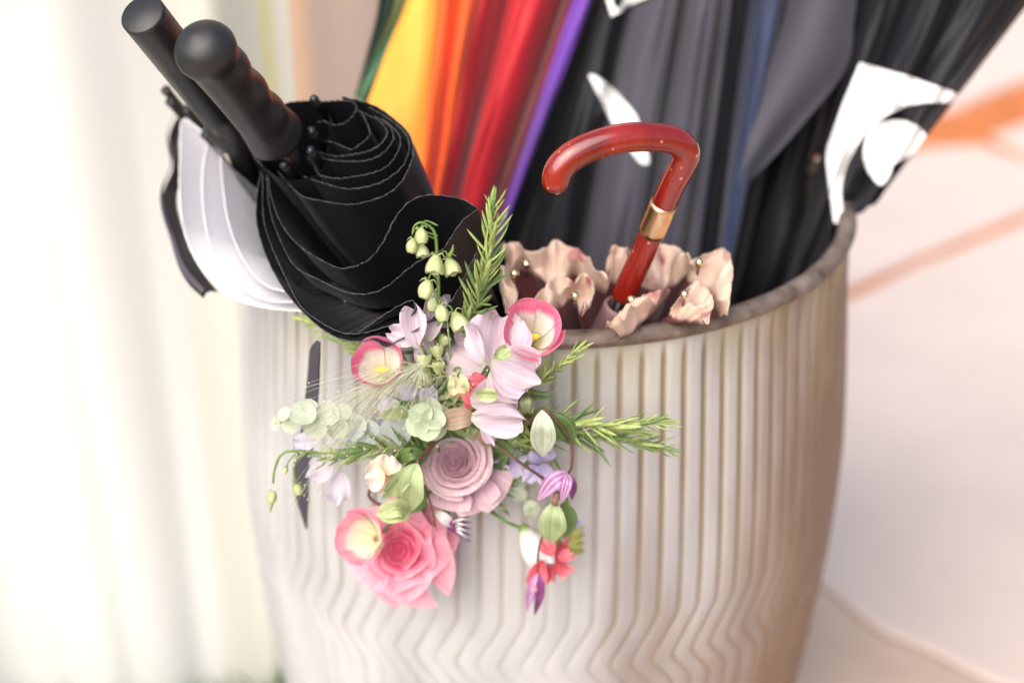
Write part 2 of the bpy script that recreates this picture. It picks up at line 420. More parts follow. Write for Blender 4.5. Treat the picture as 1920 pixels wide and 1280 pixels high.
Hb = PD(523, 262, .975); Ht = PD(362, 66, .865); ax1 = (Ht - Hb).normalized()
C1 = PD(566, 300, .985); A1 = V3((.10, .06, .10))
u1 = root('umbrella', 'loosely furled black umbrella with finger-grip handle, hanging over the front rim', 'umbrella', C1, group='umbrellas standing in the tub')
cv = [[(592, 228), (607, 226), (623, 233), (645, 229), (662, 214), (668, 200), (660, 191), (640, 188), (612, 190), (575, 189), (540, 192)],
      [(600, 262), (622, 265), (655, 280), (665, 279), (690, 258), (692, 242), (680, 215), (670, 204)],
      [(599, 283), (612, 289), (635, 294), (660, 292), (690, 287), (712, 275), (725, 255), (724, 242), (710, 226), (677, 209)],
      [(600, 295), (630, 302), (667, 306), (697, 304), (722, 290), (737, 267), (737, 250), (728, 234), (700, 216)],
      [(588, 310), (600, 328), (635, 337), (672, 335), (702, 330), (730, 317), (747, 292), (752, 267), (745, 248), (715, 220)],
      [(565, 327), (610, 345), (650, 357), (685, 356), (722, 345), (755, 320), (767, 295), (769, 275), (760, 250), (725, 219), (690, 200)],
      [(517, 317), (560, 362), (597, 375), (655, 386), (697, 380), (732, 365), (757, 342), (774, 308), (776, 280), (766, 250), (738, 222), (700, 197), (640, 181)],
      [(500, 323), (505, 366), (528, 422), (566, 464), (622, 497), (650, 502), (688, 488), (716, 455), (739, 412), (763, 383), (790, 369), (823, 366), (866, 373), (894, 389)],
      [(497, 326), (502, 385), (522, 445), (552, 498), (600, 525), (650, 548), (695, 550), (729, 534), (763, 504), (789, 485), (825, 470), (847, 440), (868, 412), (896, 392)],
      [(490, 322), (490, 395), (503, 448), (527, 504), (562, 571), (592, 598), (628, 619), (656, 626), (690, 622), (729, 610), (763, 600), (777, 578), (774, 562), (764, 564), (743, 575), (718, 591), (695, 608), (672, 622)],
      [(488, 318), (479, 360), (478, 408), (488, 452), (507, 500), (540, 553), (588, 604), (630, 632), (668, 640), (700, 637), (722, 650), (740, 640), (790, 610), (850, 560), (895, 470)]]
umbrella_curves(u1, cv, C1, ax1, A1, m_black, wr=.009)
def grip(s, a):
    b = 1 + .055 * max(0, math.cos(a - GA)) * math.sin(s * 2 * math.pi * 4.6 + .6) * (.16 < s < .80)
    return b
def grad(s): return 1.13 * grad0(s)
def grad0(s):
    if s < .05: return .0178 * (.75 + .25 * math.sqrt(max(0, s / .05)))
    if s < .2: return .0178 - .0022 * (s - .05) / .15
    if s < .78: return .0156 - .0005 * math.sin((s - .2) / .58 * math.pi)
    if s < .86: return .0156 + .0022 * (s - .78) / .08
    return .0178 * math.sqrt(max(0.002, 1 - ((s - .86) / .14) ** 2))
hp = [Hb.lerp(Ht, i / 60) for i in range(61)]
_T, _N = frames(hp); _b = _T[0].cross(_N[0]); _d = (vr + vu * .6).normalized(); GA = math.atan2(_d.dot(_b), _d.dot(_N[0]))
Vv, Ff = tube(hp, grad, 32, grip); mk('handle', Vv, Ff, m_rub, u1)
Vv, Ff = tube([Hb, Hb - ax1 * .06, A1], .007, 10); mk('shaft', Vv, Ff, m_steel, u1)
def rib_tip(parent, px, py, C, ax, r=.0035, L=.030, up=.014, m=None, head=True):
    q = PP(px, py, C, ax); 
    Vv, Ff = tube([q + ax * up, q + ax * (up * .55), q - ax * (L - up)], lambda s: r * (.97 if s < .4 else .85), 10)
    if head: Vv, Ff = join((Vv, Ff), ball(q + ax * up, r, 10, 7))
    o = mk('rib_tip', Vv, Ff, m or m_steel, parent); return o
for x, y in ((604, 207), (600, 266), (598, 302), (549, 328), (499, 310), (477, 272)):
    rib_tip(u1, x, y, C1, ax1)
ring = resample(cr([PP(x, y, C1, ax1) for x, y in ((470, 262), (486, 300), (515, 328), (552, 338), (600, 322), (612, 280), (618, 225), (600, 196), (560, 190), (520, 200), (485, 225), (470, 262))], 8), 60)
Vv, Ff = cone_sheet(ring, C1 - ax1 * .004, ax1, A1, ns=10, cut=.35, wr=.001); mk('canopy_panel', Vv, Ff, m_black, u1)
Vv, Ff = grid(60, 6, lambda i, j: (ring[int(round(i * 60))] - ax1 * .03).lerp(C1 - ax1 * .07, j)); mk('canopy_panel', Vv, Ff, m_black, u1)  # black sheet closing the opening, standing in for the dark inside
# the closing strap
sp = [V3(p) for p in (PY(596, 640, -.262), PY(589, 665, -.262), PY(586, 720, -.245), PY(578, 800, -.245), PY(566, 880, -.245), PY(563, 930, -.248), PY(573, 992, -.25))]
S = cr(sp, 8); wd = [.3, .9, 1.1, 1.2, 1.45, 1.45, .12]
def strap(i, j):
    k = i * (len(S) - 1); q = S[int(round(k))]; z = i * 6; a = int(min(5, z)); ww = wd[a] + (wd[a + 1] - wd[a]) * (z - a)
    return q + (vr * .7 + V3((0, -1, 0)) * .7) * ((j - .5) * .012 * ww) + V3((0, .002 * math.sin(i * 9), 0))
Vv, Ff = grid(len(S) - 1, 4, strap); so = mk('tie_strap', Vv, Ff, mat('charcoal_strap', (.045, .04, .055), .55), u1)
so.modifiers.new('thick', 'SOLIDIFY').thickness = .001

# ------------------------------------------------------------------ white lined umbrella behind it
Kb = PD(408, 205, 1.00); Kt = PD(266, 26, .90); ax2 = (Kt - Kb).normalized()
C2 = PD(440, 300, 1.045); A2 = V3((.04, .08, .10))
u2 = root('umbrella', 'black umbrella with white lining and straight flat-ended handle, far left', 'umbrella', C2, group='umbrellas standing in the tub')
wc = [[(395, 262), (360, 232), (340, 226), (336, 300), (337, 370), (344, 430), (365, 482), (400, 530), (440, 561), (490, 576), (545, 581), (600, 583), (660, 560)],
      [(392, 268), (383, 300), (378, 340), (380, 400), (395, 460), (425, 515), (470, 552), (520, 566), (580, 560)],
      [(405, 278), (416, 287), (417, 330), (422, 390), (440, 450), (470, 507), (505, 538), (550, 545), (590, 530)]]
m_wseam = mat('white_seam', (.86, .86, .90), .7)
umbrella_curves(u2, wc, C2, ax2, A2, m_whitec, hemr=.0005, wr=.003, extra=m_wseam)
bc = [[(405, 276), (420, 300), (450, 328), (490, 362), (520, 380), (560, 380)], [(440, 262), (480, 290), (520, 300), (560, 320)]]
umbrella_curves(u2, bc, C2 + ax2 * .003, ax2, A2, m_black)
outer = [(334, 226), (320, 270), (322, 312), (308, 358), (311, 420), (328, 480), (352, 530), (379, 557)]
inner = [(345, 232), (338, 275), (339, 320), (334, 365), (341, 425), (360, 472), (384, 515), (407, 545)]
po = resample(cr([PP(x, y, C2 - ax2 * .012, ax2) for x, y in outer], 8), 40); pi_ = resample(cr([PP(x, y, C2 - ax2 * .03, ax2) for x, y in inner], 8), 40)
Vv, Ff = grid(40, 6, lambda i, j: po[int(round(i * 40))].lerp(pi_[int(round(i * 40))], j) + ax2 * (.006 * math.sin(j * 3.14) + .003 * math.sin(i * 17)))
o = mk('outer_flap', Vv, Ff, m_black, u2)
m_band = mat('grey_binding', (.10, .085, .11), .5, spec=.4)
Vv, Ff = grid(40, 2, lambda i, j: po[int(round(i * 40))].lerp(pi_[int(round(i * 40))], .16 + j * .34) + ax2 * (.0045 + .006 * math.sin((.16 + j * .34) * 3.14) + .003 * math.sin(i * 17)))
mk('binding', Vv, Ff, m_band, o)
Vv, Ff = tube([Kt + ax2 * .0, Kt - ax2 * .001, Kt - ax2 * .004, Kb], lambda s: .0148 if s > .5 else (.0138 if s < .1 else .0148), 36); mk('handle', Vv, Ff, m_rub, u2)
Vv, Ff = tube([Kb + ax2 * .02, Kb - ax2 * .028, C2 - ax2 * .02, A2], lambda s: .011 if s < .5 else .008, 16); mk('shaft', Vv, Ff, m_rub, u2)
cc = PD(428, 238, 1.03)
Vv, Ff = tube([cc + ax2 * .010, cc + ax2 * .006, cc + ax2 * .0, cc - ax2 * .012, cc - ax2 * .022], lambda s: (.011, .0155, .0168, .0160, .012)[min(4, int(s * 4 + .5))], 36); mk('runner', Vv, Ff, m_rub, u2)
for x, y in ((322, 182), (330, 203), (360, 218), (396, 264)):
    rib_tip(u2, x, y, C2, ax2, r=.0042, L=.026, up=.010, m=m_rub, head=False)

# ------------------------------------------------------------------ furled umbrellas at the back of the tub
TREES = []
def facet(parent, f0, f1, m, bulge=.012, seed=0, top=1.0, hang=0):
    """one pleat of a furled canopy, between two fold lines; a fold is (px0,py0,y0, px1,py1,y1)"""
    a0, b0 = PY(*f0[:3]), PY(*f0[3:]); a1, b1 = PY(*f1[:3]), PY(*f1[3:])
    def line(a, b, s):                                # s=1 upper point in view, 0 the lower one, <0 in the tub
        if s >= 0: return b.lerp(a, s)
        k = -s; tip = V3((b.x * .35, b.y * .35, .06)); q = b.lerp(tip, k); return q
    def f(i, j):
        s = -1 + j * (2 + (top - 1)); 
        p = line(a0, b0, s).lerp(line(a1, b1, s), i)
        k = max(0, 1 + min(s, 0))
        ob = math.sin(i * math.pi) * bulge * k
        wv = (.008 * k * noise.noise(V3((i * 1.6 + seed * 9, s * 3.2, seed))) + .0012 * k * noise.noise(V3((i * 5 + seed, s * 5 + i * 3, seed * 2)))) * math.sin(i * math.pi) ** .5
        p = p + V3((.35 * ob, -1, .25)) * (ob + wv)
        r = math.hypot(p.x, p.y)
        if p.z < H + .004 and r > .236: p = V3((p.x * .236 / r, p.y * .236 / r, p.z))
        return p
    Vv, Ff = grid(12, 44, f); o = mk('canopy_panel', Vv, Ff, m, parent)
    TREES.append((Vv, Ff)); return o
def back_umbrella(label, folds, mats_, bulge=.012, top=1.35, seed=0):
    A = PY(*folds[len(folds) // 2][:3]); Bm = PY(*folds[len(folds) // 2][3:])
    rt = root('umbrella', label, 'umbrella', (Bm.x, Bm.y, Bm.z - .3), group='umbrellas standing in the tub')
    for i in range(len(folds) - 1):
        mm = mats_[i] if isinstance(mats_, list) else mats_
        facet(rt, folds[i], folds[i + 1], mm, bulge, seed + i, top)
    # far side
    n = len(folds) - 1
    back = [(*folds[i][:2], folds[i][2] + (.07 if 0 < i < n else 0), *folds[i][3:5], folds[i][5] + (.03 if 0 < i < n else 0)) for i in (0, n // 3, 2 * n // 3, n)]
    for i in range(3):
        mm = mats_[min(len(mats_) - 1, i * len(mats_) // 3)] if isinstance(mats_, list) else mats_
        facet(rt, back[i], back[i + 1], mm, -.012, seed + 40 + i, top)
    up = A + V3((0, .03, 0)); lo = V3((Bm.x * .35, Bm.y * .35, .07)); e = up + (up - Bm) * .55
    Vv, Ff = tube([e, up, Bm + V3((0, .02, 0)), lo], .006, 10); mk('shaft', Vv, Ff, m_steel, rt)
    return rt
def sat(n, c, r=.58, sh=.25, sp=.35): return mat(n, c, r, nscale=30, var=.12, sheen=sh, spec=sp, stretch=(1, 1, .2), bump=.15, bdist=.004)
s_dkgreen = sat('dark_green_nylon', (.03, .06, .05)); s_green = sat('green_nylon', (.17, .40, .24)); s_yel = sat('yellow_nylon', (.82, .37, .05))
s_or = sat('orange_nylon', (.80, .10, .015)); s_red = sat('red_nylon', (.46, .014, .020)); s_dred = sat('dark_red_nylon', (.15, .008, .010))
s_pur = sat('purple_nylon', (.13, .042, .32)); s_navy = sat('navy_nylon', (.022, .032, .075)); s_grey = sat('grey_satin', (.058, .054, .072), .6, .3, .35)
s_blk = sat('black_satin', (.006, .006, .009), .55, .06, .3)
rb = back_umbrella('rainbow umbrella with yellow, orange, red and purple panels, loosely furled',
    [(774, -40, .045, 610, 410, .0), (822, -40, .03, 778, 480, -.03), (862, -40, .035, 795, 480, -.015), (905, -40, .04, 804, 480, -.03), (955, -40, .075, 828, 480, .0),
     (1000, -40, .05, 850, 480, -.02), (1070, -40, .085, 890, 480, .01), (1086, -40, .06, 912, 480, -.01), (1126, -40, .05, 926, 480, -.02), (1150, -40, .10, 965, 480, .02)],
    [s_yel, s_or, s_or, s_red, s_red, s_red, s_dred, s_pur, s_blk], .010, seed=3)
# its green panel hangs loose with a pointed corner
def flap(parent, pts0, pts1, Y0, Y1, m, wav=.004, seed=0, n=24):
    a = resample(cr([PY(x, y, Y0 + (Y1 - Y0) * i / (len(pts0) - 1)) for i, (x, y) in enumerate(pts0)], 8), n)
    b = resample(cr([PY(x, y, Y0 + .015 + (Y1 - Y0) * i / (len(pts1) - 1)) for i, (x, y) in enumerate(pts1)], 8), n)
    Vv, Ff = grid(n, 12, lambda i, j: a[int(round(i * n))].lerp(b[int(round(i * n))], j) + V3((0, -1, .3)) * (wav * math.sin(j * 7 + i * 3 + seed) * min(1, 3 * (1 - i) + .2)))
    return mk('canopy_panel', Vv, Ff, m, parent)
flap(rb, [(748, -60), (738, 20), (700, 105), (672, 160), (664, 182)], [(782, -60), (764, 20), (734, 90), (710, 150), (692, 200)], .03, .035, s_green, seed=1)
flap(rb, [(714, -60), (708, 20), (690, 90), (674, 150), (666, 182)], [(752, -60), (742, 10), (715, 80), (690, 130), (668, 184)], .055, .05, s_dkgreen, seed=2)
u3 = back_umbrella('black umbrella with white lettering, its grey pleats behind the wooden handle',
    [(1118, -40, .09, 962, 540, .02), (1150, -40, .045, 1010, 540, -.02), (1185, -40, .065, 1070, 540, .005), (1262, -40, .025, 1150, 540, -.03), (1278, -40, .05, 1180, 540, -.005),
     (1338, -40, .015, 1250, 540, -.03), (1350, -40, .045, 1266, 540, .0), (1378, -40, .03, 1302, 540, -.025), (1405, -40, .10, 1325, 540, .03)],
    [s_blk, s_blk, s_grey, s_grey, s_grey, s_grey, s_grey, s_blk], .014, seed=20)
u4 = back_umbrella('navy and dark grey umbrella with a pointed loose panel, right of the lettered one',
    [(1388, -40, .10, 1322, 520, .03), (1408, -40, .06, 1338, 520, .0), (1440, -40, .035, 1352, 520, -.02), (1486, -40, .045, 1366, 520, -.01), (1520, -40, .12, 1390, 520, .04),
     (1570, -40, .10, 1430, 520, .03), (1610, -40, .12, 1470, 520, .04), (1650, -40, .14, 1500, 520, .05)],
    [s_blk, s_navy, s_navy, s_blk, s_blk, s_blk, s_blk], .008, seed=40)
flap(u4, [(1488, -60), (1470, 40), (1430, 170), (1400, 280), (1381, 362)], [(1612, -60), (1603, 40), (1588, 130), (1500, 240), (1383, 366)], .03, -.01, s_grey, .0035, 3)
u5 = back_umbrella('black umbrella printed with a large white emblem, leaning over the right rim',
    [(1622, -40, .06, 1478, 520, .0), (1665, -40, .035, 1492, 518, -.03), (1710, -40, .045, 1506, 514, -.02), (1760, -40, .026, 1522, 508, -.04), (1805, -40, .036, 1540, 500, -.03),
     (1860, -40, .02, 1556, 488, -.05), (1905, -40, .030, 1572, 474, -.04), (1965, -40, .05, 1592, 446, -.03)], s_blk, .004, seed=60)

# white print laid on the fabric
def bvh(lst):
    V, Fc = join(*lst); return BVHTree.FromPolygons([tuple(v) for v in V], Fc)
m_print = mat('white_print', (.78, .77, .76), .6, var=.03)
def print_on(parent, polys, tree, name='printed_emblem', grow=4):
    bm = bmesh.new()
    for pts in polys:
        P = [V3((x, y, 0)) for x, y in pts]
        for t in tessellate_polygon([P]): bm.faces.new([bm.verts.new(P[i]) for i in t])
    bmesh.ops.remove_doubles(bm, verts=bm.verts, dist=.01)
    for k in range(9):
        es = [e for e in bm.edges if e.calc_length() > grow]
        if not es: break
        bmesh.ops.subdivide_edges(bm, edges=es, cuts=1); bmesh.ops.triangulate(bm, faces=bm.faces)
    dead = []; hits = {}; dirs = {}
    for v in bm.verts:
        d = ray(v.co.x, v.co.y); h = tree.ray_cast(CAM, d.normalized())
        if h[0] is None or h[3] > 1.6: dead.append(v)
        else: hits[v] = h[3]; dirs[v] = d.normalized()
    bmesh.ops.delete(bm, geom=dead, context='VERTS')
    vs = list(bm.verts); nb_ = {v: [e.other_vert(v) for e in v.link_edges] for v in vs}
    low = {v: hits[v] for v in vs}
    for _ in range(2): low = {v: min([low[v]] + [low[q] for q in nb_[v]]) for v in vs}
    for _ in range(4): low = {v: (low[v] + sum(low[q] for q in nb_[v])) / (1 + len(nb_[v])) for v in vs}
    for v in vs: v.co = CAM + dirs[v] * (min(low[v], hits[v]) - .002)
    me = bpy.data.meshes.new(name); bm.to_mesh(me); bm.free(); me.materials.append(m_print)
    me.polygons.foreach_set('use_smooth', [True] * len(me.polygons))
    return link(name, me, parent)
def arc(cx, cy, rx, ry, a0, a1, n=16, rot=0):
    out = []
    for i in range(n + 1):
        t = math.radians(a0 + (a1 - a0) * i / n); x, y = rx * math.cos(t), ry * math.sin(t); c, s = math.cos(rot), math.sin(rot)
        out.append((cx + x * c - y * s, cy + x * s + y * c))
    return out
def crp(pts, n=6): return [(p.x, p.y) for p in cr([V3((x, y, 0)) for x, y in pts], n)]
t5 = bvh(TREES[-10:])
edge = crp([(1795, 196), (1760, 192), (1715, 196), (1665, 215), (1620, 255), (1590, 305), (1578, 350), (1580, 390), (1584, 416)])
print_on(u5, [[(1612, 118), (1700, 142), (1808, 180)] + edge + [(1574, 427), (1564, 418), (1556, 360), (1549, 300), (1552, 275), (1580, 195)],
              crp([(1742, 262), (1722, 238), (1690, 226), (1655, 230), (1628, 252), (1619, 285), (1626, 318), (1650, 347), (1668, 330), (1676, 308), (1700, 296)])], t5)
t3 = bvh(TREES[-31:-21] + TREES[-20:-10])
print_on(u3, [crp([(1103, 142), (1112, 140), (1140, 158), (1172, 190), (1194, 218), (1204, 250), (1216, 290), (1217, 306), (1203, 308), (1185, 288), (1160, 255), (1135, 205)], 4)], t3)
print_on(u3, [[(1128, -30), (1146, -30), (1150, 8), (1158, 16), (1166, 10), (1170, -2), (1218, -18), (1222, -6), (1176, 12), (1164, 24), (1146, 32)]], t3, 'printed_letter')

# ------------------------------------------------------------------ small umbrella with crook handle and ruffled canopy
def wood():
    m = mat('red_lacquered_wood', (.15, .006, .004), .22, rgb2=(.38, .02, .010), nscale=30, stretch=(1, 1, .25), coat=.8, coatr=.08, var=.3)
    n = m.node_tree.nodes; l = m.node_tree.links; p = n['Principled BSDF']
    tc = n.new('ShaderNodeTexCoord'); v = n.new('ShaderNodeTexVoronoi'); v.inputs['Scale'].default_value = 150; l.new(tc.outputs['Object'], v.inputs['Vector'])
    mr = n.new('ShaderNodeMapRange'); l.new(v.outputs['Distance'], mr.inputs[0]); mr.inputs[1].default_value = .13; mr.inputs[2].default_value = .20; mr.inputs[3].default_value = 1; mr.inputs[4].default_value = 0
    n2 = n.new('ShaderNodeTexNoise'); n2.inputs['Scale'].default_value = 38; l.new(tc.outputs['Object'], n2.inputs['Vector'])
    m2 = n.new('ShaderNodeMapRange'); l.new(n2.outputs[0], m2.inputs[0]); m2.inputs[1].default_value = .44; m2.inputs[2].default_value = .54
    mu = n.new('ShaderNodeMath'); mu.operation = 'MULTIPLY'; l.new(mr.outputs[0], mu.inputs[0]); l.new(m2.outputs[0], mu.inputs[1])
    src = p.inputs['Base Color'].links[0].from_socket
    mx = n.new('ShaderNodeMixRGB'); l.new(mu.outputs[0], mx.inputs[0]); l.new(src, mx.inputs[1]); mx.inputs[2].default_value = (.62, .22, .12, 1); l.new(mx.outputs[0], p.inputs['Base Color'])
    return m
m_wood = wood()
m_gold = mat('brushed_gold', (.80, .48, .24), .30, rgb2=(.92, .66, .42), metal=1, nscale=200, stretch=(1, 1, .1))
m_brass = mat('bright_brass', (.85, .70, .45), .15, metal=1, var=.05)
Pc = PZ(1165, 560, H + .012)
u6 = root('umbrella', 'small umbrella with red wooden crook handle, gold collar and ruffled peach floral canopy', 'umbrella', Pc, group='umbrellas standing in the tub')
hx = [(1168, 556, .0), (1203, 480, -.012), (1237, 400, -.024), (1262, 345, -.032), (1281, 308, -.037), (1287, 288, -.039), (1279, 272, -.041), (1255, 261, -.044), (1215, 257, -.049), (1170, 259, -.055), (1120, 271, -.061), (1078, 290, -.066), (1052, 312, -.069), (1043, 335, -.070), (1046, 352, -.070), (1048, 360, -.070)]
hp = resample(cr([PY(x, y, Pc.y + o * .8) for x, y, o in hx], 10), 120)
def hr(s):
    if s < .42: return .0085
    if s < .9: return .0085 + .0009 * min(1, (s - .42) / .3)
    if s < .965: return .0092
    return .0092 * math.sqrt(max(.15, 1 - ((s - .965) / .035) ** 2))
Vv, Ff = tube(hp, lambda s: hr(s), 28); mk('handle', Vv, Ff, m_wood, u6)
i0 = min(range(121), key=lambda i: (hp[i] - PY(1221, 437, hp[i].y)).length); i1 = min(range(121), key=lambda i: (hp[i] - PY(1246, 382, hp[i].y)).length)
Vv, Ff = tube([hp[i0].lerp(hp[i1], k / 8) for k in range(9)], lambda s: .0092, 32); mk('collar', Vv, Ff, m_gold, u6)
hd_ = (hp[6] - hp[0]).normalized()
Vv, Ff = tube([hp[0] + hd_ * .004, hp[0] - hd_ * .05, V3((.07, .0, .08))], .0045, 10); mk('shaft', Vv, Ff, m_steel, u6)
m_lin = mat('maroon_lining', (.16, .055, .06), .7, rgb2=(.34, .15, .15), nscale=50)
m_cup = mat('dusty_pink_cup', (.42, .24, .25), .5, var=.1)
def cupf(a, b):
    t = a * 6.28319; e1 = hd_.orthogonal().normalized(); e2 = hd_.cross(e1)
    if b < .45: r = .0115 - .001 * (b / .45); z = -.045 * (1 - b / .45)
    elif b < .6: r = .0105 - .0022 * (b - .45) / .15; z = .002 * math.sin((b - .45) / .15 * 3.14)
    else: r = .0083; z = -.03 * (b - .6) / .4
    return hp[0] - hd_ * .010 + hd_ * z + (e1 * math.cos(t) + e2 * math.sin(t)) * r
Vv, Ff = grid(28, 20, cupf, True); mk('runner', Vv, Ff, m_cup, u6)
def floral():
    m = mat('peach_floral_fabric', (.82, .57, .43), .8, rgb2=(.88, .70, .57), nscale=14, sheen=.2, trans=.3)
    n = m.node_tree.nodes; l = m.node_tree.links; p = n['Principled BSDF']
    tc = n.new('ShaderNodeTexCoord'); q = n.new('ShaderNodeTexNoise'); q.inputs['Scale'].default_value = 34; q.inputs['Detail'].default_value = 2; l.new(tc.outputs['Object'], q.inputs['Vector'])
    mr = n.new('ShaderNodeMapRange'); l.new(q.outputs[0], mr.inputs[0]); mr.inputs[1].default_value = .60; mr.inputs[2].default_value = .68
    src = p.inputs['Base Color'].links[0].from_socket
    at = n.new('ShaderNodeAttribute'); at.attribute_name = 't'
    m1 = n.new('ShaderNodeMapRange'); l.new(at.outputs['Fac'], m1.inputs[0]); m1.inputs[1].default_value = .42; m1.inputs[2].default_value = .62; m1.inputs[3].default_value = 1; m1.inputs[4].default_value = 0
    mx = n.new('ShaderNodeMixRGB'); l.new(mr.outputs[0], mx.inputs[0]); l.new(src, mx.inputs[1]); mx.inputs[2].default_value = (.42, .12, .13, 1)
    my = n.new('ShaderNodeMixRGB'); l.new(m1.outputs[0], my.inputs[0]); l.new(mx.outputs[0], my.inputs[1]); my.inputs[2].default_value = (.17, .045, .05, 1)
    l.new(my.outputs[0], p.inputs['Base Color'])
    for x in n:
        if x.type == 'BSDF_TRANSLUCENT': l.new(my.outputs[0], x.inputs[0])
    return m
m_flo = floral()
LOOPS = [  # outer edge, inner edge, heights
 ([(936, 476), (958, 453), (985, 470), (1018, 468), (1045, 450), (1068, 464), (1086, 470), (1105, 490), (1122, 512), (1142, 526)], [(940, 510), (958, 516), (985, 505), (1012, 522), (1040, 533), (1060, 524), (1080, 515), (1100, 530), (1118, 542), (1136, 550)], .034, .014),
 ([(996, 566), (1016, 543), (1045, 522), (1074, 530), (1096, 517), (1114, 535), (1110, 562), (1092, 590)], [(1012, 598), (1030, 592), (1052, 574), (1066, 560), (1074, 552), (1080, 560), (1083, 574), (1086, 592)], .030, .016),
 ([(946, 512), (962, 530), (971, 552), (960, 590)], [(932, 520), (938, 545), (942, 568), (950, 592)], .026, .018),
 ([(1143, 472), (1150, 463), (1166, 464), (1184, 472)], [(1136, 525), (1146, 530), (1156, 534), (1168, 538)], .040, .012),
 ([(1202, 482), (1225, 462), (1250, 458), (1275, 468), (1290, 484), (1302, 499)], [(1192, 522), (1205, 537), (1225, 547), (1250, 542), (1276, 527), (1298, 512)], .036, .012),
 ([(1298, 497), (1320, 478), (1345, 468), (1363, 470), (1374, 502), (1371, 542), (1364, 580)], [(1284, 518), (1298, 534), (1314, 538), (1330, 547), (1338, 562), (1344, 578), (1350, 592)], .036, .014),
 ([(1276, 556), (1298, 533), (1318, 535), (1337, 562), (1333, 590), (1328, 606)], [(1254, 588), (1268, 600), (1284, 601), (1300, 602), (1312, 604), (1322, 606)], .030, .014),
 ([(1137, 610), (1156, 592), (1180, 572), (1205, 556), (1230, 546), (1251, 542)], [(1164, 633), (1182, 625), (1200, 606), (1218, 590), (1236, 573), (1252, 554)], .026, .014)]
for k, (ou, inn, zo, zi) in enumerate(LOOPS):
    N = 48
    O = resample(cr([PZ(x, y, H + zo) for x, y in ou], 8), N); I = resample(cr([PZ(x, y, H + zi) for x, y in inn], 8), N)
    T = []; foot = V3((Pc.x, Pc.y + .02, H - .09))
    def ruf(i, j):
        n_ = int(round(i * N))
        if j < .34:
            q = j / .34; T.append(.35 * q); p = foot.lerp(I[n_], q ** .8)
            p = p + V3((0, 0, -.012 * math.sin(q * 3.14)))
        elif j <= .86:
            q = (j - .34) / .52; T.append(.55 + .45 * q); p = I[n_].lerp(O[n_], q)
            e = V3((i * 3.2 + k * 5.1, q * 1.1, k * 2.2)); en = math.sin(q * math.pi) ** .7
            p = p + (-vf * .8 + V3((0, 0, .5))) * (en * (.004 + .012 * noise.noise(e) + .007 * noise.noise(e * 1.9 + V3((2, 2, 2))))) + (-vf * .7 + V3((0, 0, .7))) * ((.25 + .75 * q) * min(1, 4 * (1 - q) + .55) * .0042 * math.sin(i * len(ou) * 4.2 + 3.5 * noise.noise(V3((i * 4, k, q * .8)))))
            p = p + V3((noise.noise(e + V3((5, 5, 5))), 0, noise.noise(e * 1.7 + V3((8, 2, 5))))) * .006 * en
        else:                                               # turned over edge
            q = (j - .86) / .14; T.append(1); p = O[n_] + V3((0, .003 * q, -.003 * q * q)) + V3((0, 0, 1)) * (.003 * noise.noise(V3((i * 12, k, 1))) * (1 - q))
        rad_ = math.hypot(p.x, p.y)
        if p.z < H + .008 and rad_ > .236 and j < .34: p = V3((p.x * .236 / rad_, p.y * .236 / rad_, p.z))
        if p.z < H + .009 and rad_ > .235 and j >= .34: p = V3((p.x, p.y, H + .009))
        return p
    Vv, Ff = grid(N, 36, ruf)
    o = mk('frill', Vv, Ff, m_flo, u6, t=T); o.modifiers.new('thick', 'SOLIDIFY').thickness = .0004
for x, y, z in ((987, 497, .030), (965, 515, .030), (1077, 556, .030), (1181, 563, .022), (1280, 553, .030), (1307, 494, .036)):
    tp = PZ(x, y, H + z) - vf * .012
    Vv, Ff = tube([tp, tp + V3((0, .006, -.012))], .0010, 6); o = mk('rib', Vv, Ff, m_lin, u6)
    Vv, Ff = ball(tp, .0032, 14, 10); mk('rib_tip', Vv, Ff, m_brass, u6)

# ------------------------------------------------------------------ bouquet tied to the front of the tub
G_ = B(868, 770, -.004)                                       # where all stems meet
GRP = None
m_stem = mat('green_stem', (.16, .27, .06), .5, nscale=120, var=.3, trans=.1)
m_wst = mat('brown_stem', (.13, .06, .045), .6, nscale=120, var=.4)
def stemto(parent, P, r0=.0011, r1=.0009, m=None, name='stem'):
    Vv, Ff = tube(cr(P, 6), lambda s: r0 + (r1 - r0) * s, 6); return mk(name, Vv, Ff, m or m_stem, parent)
def flower(label, cat, name, M):
    o = root(name, label, cat, world=False, M=M); return o
def local(M, W): return M.inverted() @ V3(W)
def flower_stem(parent, M, base=(0, 0, 0), r=.0012, m=None, mid=None):
    g = local(M, G_ + V3((R_.uniform(-.012, .012), R_.uniform(0, .006), R_.uniform(-.012, .012)))); b = V3(base); 
    md = b.lerp(g, .5) + V3((0, 0, -.012)) if mid is None else V3(mid)
    stemto(parent, [b, md, g], r, r, m)

